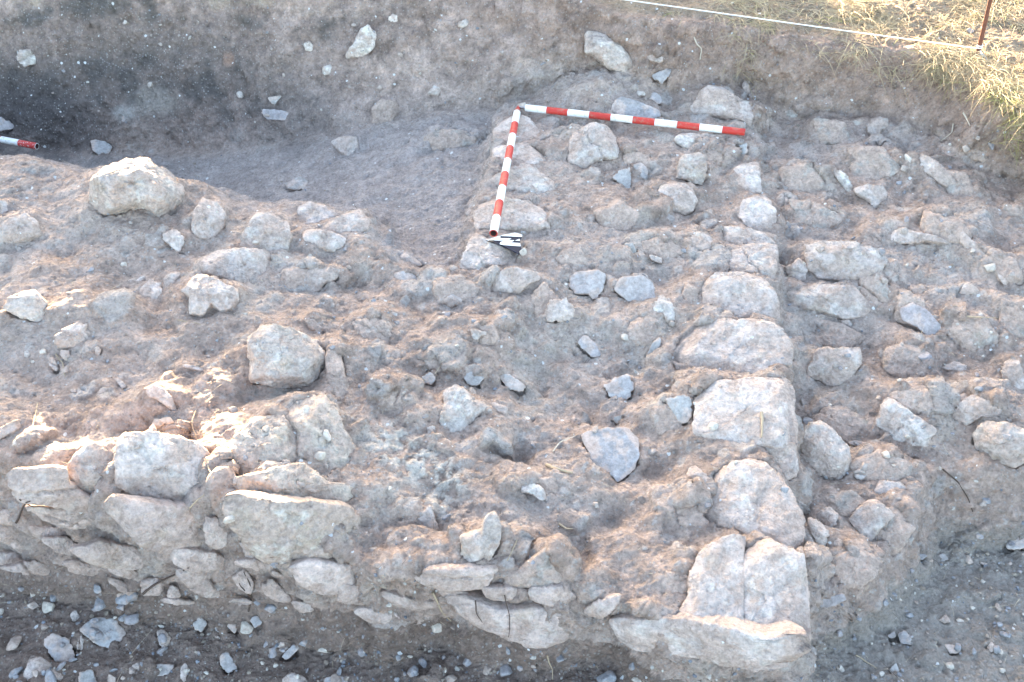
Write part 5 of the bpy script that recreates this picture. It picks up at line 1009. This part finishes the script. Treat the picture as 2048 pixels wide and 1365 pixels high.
R_ = [([G_(840,830),G_(900,780),G_(1000,730),G_(1105,680)], .006, M_DARK_ROOT, 'thick dark root crossing the lower face stones of the front wall'),
 ([G_(1460,930),G_(1475,850),G_(1465,780),G_(1430,700)], .0045, M_DARK_ROOT, 'forked root hanging at the wall foot, main stem'),
 ([G_(1475,850),G_(1430,810),G_(1400,770)], .0035, M_DARK_ROOT, 'forked root hanging at the wall foot, left fork'),
 ([G_(100,415),G_(125,350),G_(150,300),G_(180,290)], .005, M_DARK_ROOT, 'brown root stub poking out beside the scalloped face stone'),
 ([G_(120,280),G_(190,325),G_(265,318)], .003, M_DARK_ROOT, 'thin root crossing the brown stub at the far left'),
 ([G_(1205,40),G_(1225,100),G_(1250,155)], .0035, M_STRAW_ROOT, 'tan root in the gap right of the brightest block'),
 ([G_(1110,330),G_(1160,280),G_(1200,250)], .003, M_STRAW_ROOT, 'short tan root below the gap right of the brightest block'),
 ([(680+1205/2.926,905+80/2.926),(680+1270/2.926,905+98/2.926),(680+1358/2.926,905+125/2.926)], .0075, M_STRAW_ROOT, 'stout tan twig lying left below the largest grey slab'),
 ([(680+1245/2.926,450+1330/2.926),(680+1290/2.926,450+1270/2.926),(680+1375/2.926,450+1240/2.926)], .003, M_BONE, 'curved pale rootlet left of the largest grey slab'),
 ([(680+1280/2.926,905+420/2.926),(680+1320/2.926,905+445/2.926),(680+1360/2.926,905+450/2.926)], .004, M_STRAW_ROOT, 'short tan twig above the dirty block on the front edge'),
 ([(680+545/2.926,905+820/2.926),(680+590/2.926,905+920/2.926),(680+650/2.926,905+990/2.926)], .0045, M_STRAW_ROOT, 'brown root slanting beside the great crescent face stone'),
 ([(680+1065/2.926,905+440/2.926),(680+1030/2.926,905+530/2.926),(680+975/2.926,905+640/2.926)], .0028, M_STRAW_ROOT, 'thin root hanging right of the yellowish wedge stone'),
 ([(680+790/2.926,905+870/2.926),(680+800/2.926,905+940/2.926),(680+830/2.926,905+1000/2.926)], .0028, M_DARK_ROOT, 'black hair root at the left side of the great crescent stone'),
 ([(680+960/2.926,905+840/2.926),(680+995/2.926,905+960/2.926),(680+990/2.926,905+1080/2.926)], .0025, M_DARK_ROOT, 'black hair root down the middle of the great crescent stone'),
 ([(1348+510/2.926,450+1100/2.926),(1348+515/2.926,450+1180/2.926),(1348+508/2.926,450+1250/2.926)], .006, M_STRAW_ROOT, 'straight tan twig lying on the square soil-veiled wall block'),
 ([(1348+1570/2.926,905+100/2.926),(1348+1650/2.926,905+170/2.926),(1348+1710/2.926,905+250/2.926),(1348+1745/2.926,905+350/2.926)], .004, M_DARK_ROOT, 'dark stick hanging down the earth bank at the lower right'),
 ([(1348+1690/2.926,665/2.926),(1348+1710/2.926,700/2.926),(1348+1730/2.926,745/2.926)], .006, M_BONE, 'forked bone-coloured root end under the grass at the right'),
 ([(1348+118/2.926,225/2.926),(1348+130/2.926,265/2.926),(1348+160/2.926,290/2.926),(1348+150/2.926,355/2.926)], .0045, M_BONE, 'crooked pale root on the scarp below the cord'),
 ([(1348+1630/2.926,730/2.926),(1348+1625/2.926,780/2.926),(1348+1560/2.926,830/2.926)], .003, M_BONE, 'thin pale root curving above the crusted stone at the right'),
 ([(1348+1710/2.926,450+540/2.926),(1348+1800/2.926,450+545/2.926),(1348+1890/2.926,450+550/2.926)], .004, M_STRAW_ROOT, 'horizontal straw stalk on the right slope'),
 ([(330/2.926,450+760/2.926),(365/2.926,450+810/2.926),(385/2.926,450+890/2.926)], .003, M_STRAW_ROOT, 'thin root hanging from the little broken stone on the left'),
 ([(225/2.926,450+1045/2.926),(210/2.926,450+1120/2.926),(185/2.926,450+1215/2.926)], .0028, M_STRAW_ROOT, 'long tan rootlet on bare soil at the left'),
 ([(1150/2.926,450+1090/2.926),(1120/2.926,450+1160/2.926),(1150/2.926,450+1250/2.926)], .0028, M_STRAW_ROOT, 'bent tan rootlet above the gap beside the brightest block'),
 ([(1040/2.926,450+560/2.926),(1160/2.926,450+580/2.926),(1290/2.926,450+660/2.926)], .0022, M_STRAW_ROOT, 'very long fine rootlet below the notched block'),
 ([(1348+1060/2.926,905+1190/2.926),(1348+1120/2.926,905+1225/2.926),(1348+1180/2.926,905+1270/2.926)], .0028, M_STRAW_ROOT, 'dry straw stalk on the lower right ground'),
 ([(680+1210/2.926,905+1190/2.926),(680+1235/2.926,905+1260/2.926),(680+1245/2.926,905+1330/2.926)], .0028, M_STRAW_ROOT, 'dry stalk on the ground at the bottom centre')]
for pts, r, m_, lb in R_: rootobj(pts, r*(.7 if m_ is M_DARK_ROOT else .85), m_, 'root' if 'twig' not in lb and 'stick' not in lb and 'stalk' not in lb else 'twig', lb, cat='twig' if ('twig' in lb or 'stick' in lb or 'stalk' in lb) else 'root')

# fine rootlets and straw: strips
def strips(name, P0, Dv, Ln, Wd, bend, colr, label, cat, mat, segs=4):
    n = len(P0); t = np.linspace(0, 1, segs+1); D = Dv/np.linalg.norm(Dv, axis=1)[:, None]
    side = np.cross(D, np.array([0, 0, 1.0])+.2*rs.normal(size=(n, 3))); side /= np.linalg.norm(side, axis=1)[:, None]+1e-9
    c = P0[:, None]+D[:, None]*(Ln[:, None]*t)[..., None]+bend[:, None]*(t**2)[None, :, None]*Ln[:, None, None]
    w = (Wd[:, None]*np.clip(1.15-t, .15, 1))[..., None]*side[:, None]
    thick = np.array([0, 0, 1.0])*(Wd[:, None]*.5)[..., None]
    V = np.stack([c-w, c+w, c+thick], 2)    # triangular section
    V = V.reshape(n, -1, 3); Q = []
    for s_ in range(segs):
        for k in range(3):
            Q.append([s_*3+k, s_*3+(k+1) % 3, (s_+1)*3+(k+1) % 3, (s_+1)*3+k])
    Q = np.array(Q); F = (Q[None]+(np.arange(n)*V.shape[1])[:, None, None]).reshape(-1, 4)
    me = mesh_np(name, V.reshape(-1, 3), F, mat, False, np.repeat(colr, V.shape[1], 0)); o = bpy.data.objects.new(name, me); LINK(o)
    return tag(o, label, cat, kind='stuff')
rg3 = np.random.RandomState(31)
# dry grass on the upper ground, thick along its lip
flat = TG[27:-27, 27:-27].reshape(-1, 3)
dB, iB = poly_dist(flat[:, 0], flat[:, 1], BK_OUT); dd = np.where(iB, -dB, dB)
wgt_ = sstep(-.05, .02, dd)*(.55+.45*np.exp(-(dd/.12)**2))*(flat[:, 0] > .35)*(flat[:, 1] < 4.85)
wgt_ *= np.clip(.35+1.1*fbm(flat, 3.5, 3, off=77), .03, 1)*sstep(.6, 1.9, flat[:, 0])
bare = sstep(.35, .15, np.hypot(flat[:, 0]-2.35, (flat[:, 1]-3.9)*.7)); wgt_ *= 1-.85*bare
sel = rg3.choice(len(flat), 34000, p=wgt_/wgt_.sum()); P0 = flat[sel]; _tf = flat[rg3.choice(len(flat), 900, p=wgt_/wgt_.sum())]; _m = rg3.uniform(size=34000) < .5; P0 = np.where(_m[:, None], _tf[rg3.randint(900, size=34000)]+rg3.normal(0, .022, (34000, 3))*np.array([1, 1, .1]), P0)+rg3.uniform(-.004, .004, (34000, 3)); n = len(P0)
az = rg3.uniform(0, 2*pi, n); el = rg3.uniform(-.05, .75, n)**1.0*.75
lip = dd[sel] < .12; az = np.where(lip & (rg3.uniform(size=n) < .6), rg3.normal(-pi/2-.2, .7, n), az)
Dv = np.stack([np.cos(az)*np.cos(el), np.sin(az)*np.cos(el), np.sin(el)], 1)
Ln = rg3.uniform(.03, .11, n)*np.where(lip, 1.25, 1); Wd = rg3.uniform(.0009, .0019, n)
bend = np.stack([rg3.normal(0, .25, n), rg3.normal(-.1, .25, n), rg3.uniform(-.75, -.1, n)], 1)
cA = np.array([.52, .42, .27]); cB = np.array([.35, .27, .17]); cC = np.array([.30, .30, .10]); u_ = rg3.uniform(size=(n, 1)); cg = cA+(cB-cA)*u_
grn = ((P0[:, 0] > 1.9) & (rg3.uniform(size=n) < .30) & (P0[:, 1] < 3.6)) | (rg3.uniform(size=n) < .03)
cg = np.where(grn[:, None], cC*rg3.uniform(.8, 1.3, (n, 1)), cg)
strips('dry_grass', P0, Dv, Ln, Wd, bend, cg, 'mat of dry straw-coloured grass over the upper ground and its lip', 'grass', M_STRAW)
# longer stalks bent over the lip
sel = rg3.choice(len(flat), 420, p=wgt_/wgt_.sum()); P0 = flat[sel]; n = len(P0); az = rg3.uniform(0, 2*pi, n); el = rg3.uniform(.1, .9, n)
Dv = np.stack([np.cos(az)*np.cos(el), np.sin(az)*np.cos(el), np.sin(el)], 1)
strips('long_straw', P0, Dv, rg3.uniform(.12, .3, n), rg3.uniform(.0007, .0014, n), np.stack([rg3.normal(0, .3, n), rg3.normal(-.2, .3, n), rg3.uniform(-.9, -.2, n)], 1), cA*rg3.uniform(.8, 1.2, (n, 1)), 'long bleached straw stalks sticking out of the dry grass', 'straw', M_STRAW, 8)
# rootlets and straw bits over the dig
ok = (flat[:, 1] > 1.2) & (flat[:, 1] < 4.3) & (np.abs(flat[:, 0]) < 2.5); cand = flat[ok]; P0 = cand[rg3.randint(len(cand), size=2600)]; n = len(P0)
az = rg3.uniform(0, 2*pi, n); el = rg3.normal(.08, .22, n); Dv = np.stack([np.cos(az)*np.cos(el), np.sin(az)*np.cos(el), np.sin(el)], 1)
cr_ = np.where(rg3.uniform(size=(n, 1)) < .75, np.array([.50, .41, .30]), np.array([.12, .085, .06]))*rg3.uniform(.8, 1.2, (n, 1))
strips('rootlets', P0+np.array([0, 0, .003]), Dv, .010*(7.0)**(rg3.uniform(size=n)**1.6), rg3.uniform(.0003, .0009, n), rg3.normal(0, .35, (n, 3))*np.array([1, 1, .4]), cr_, 'fine rootlets and straw bits caught all over the soil', 'rootlets', M_STRAW, 6)
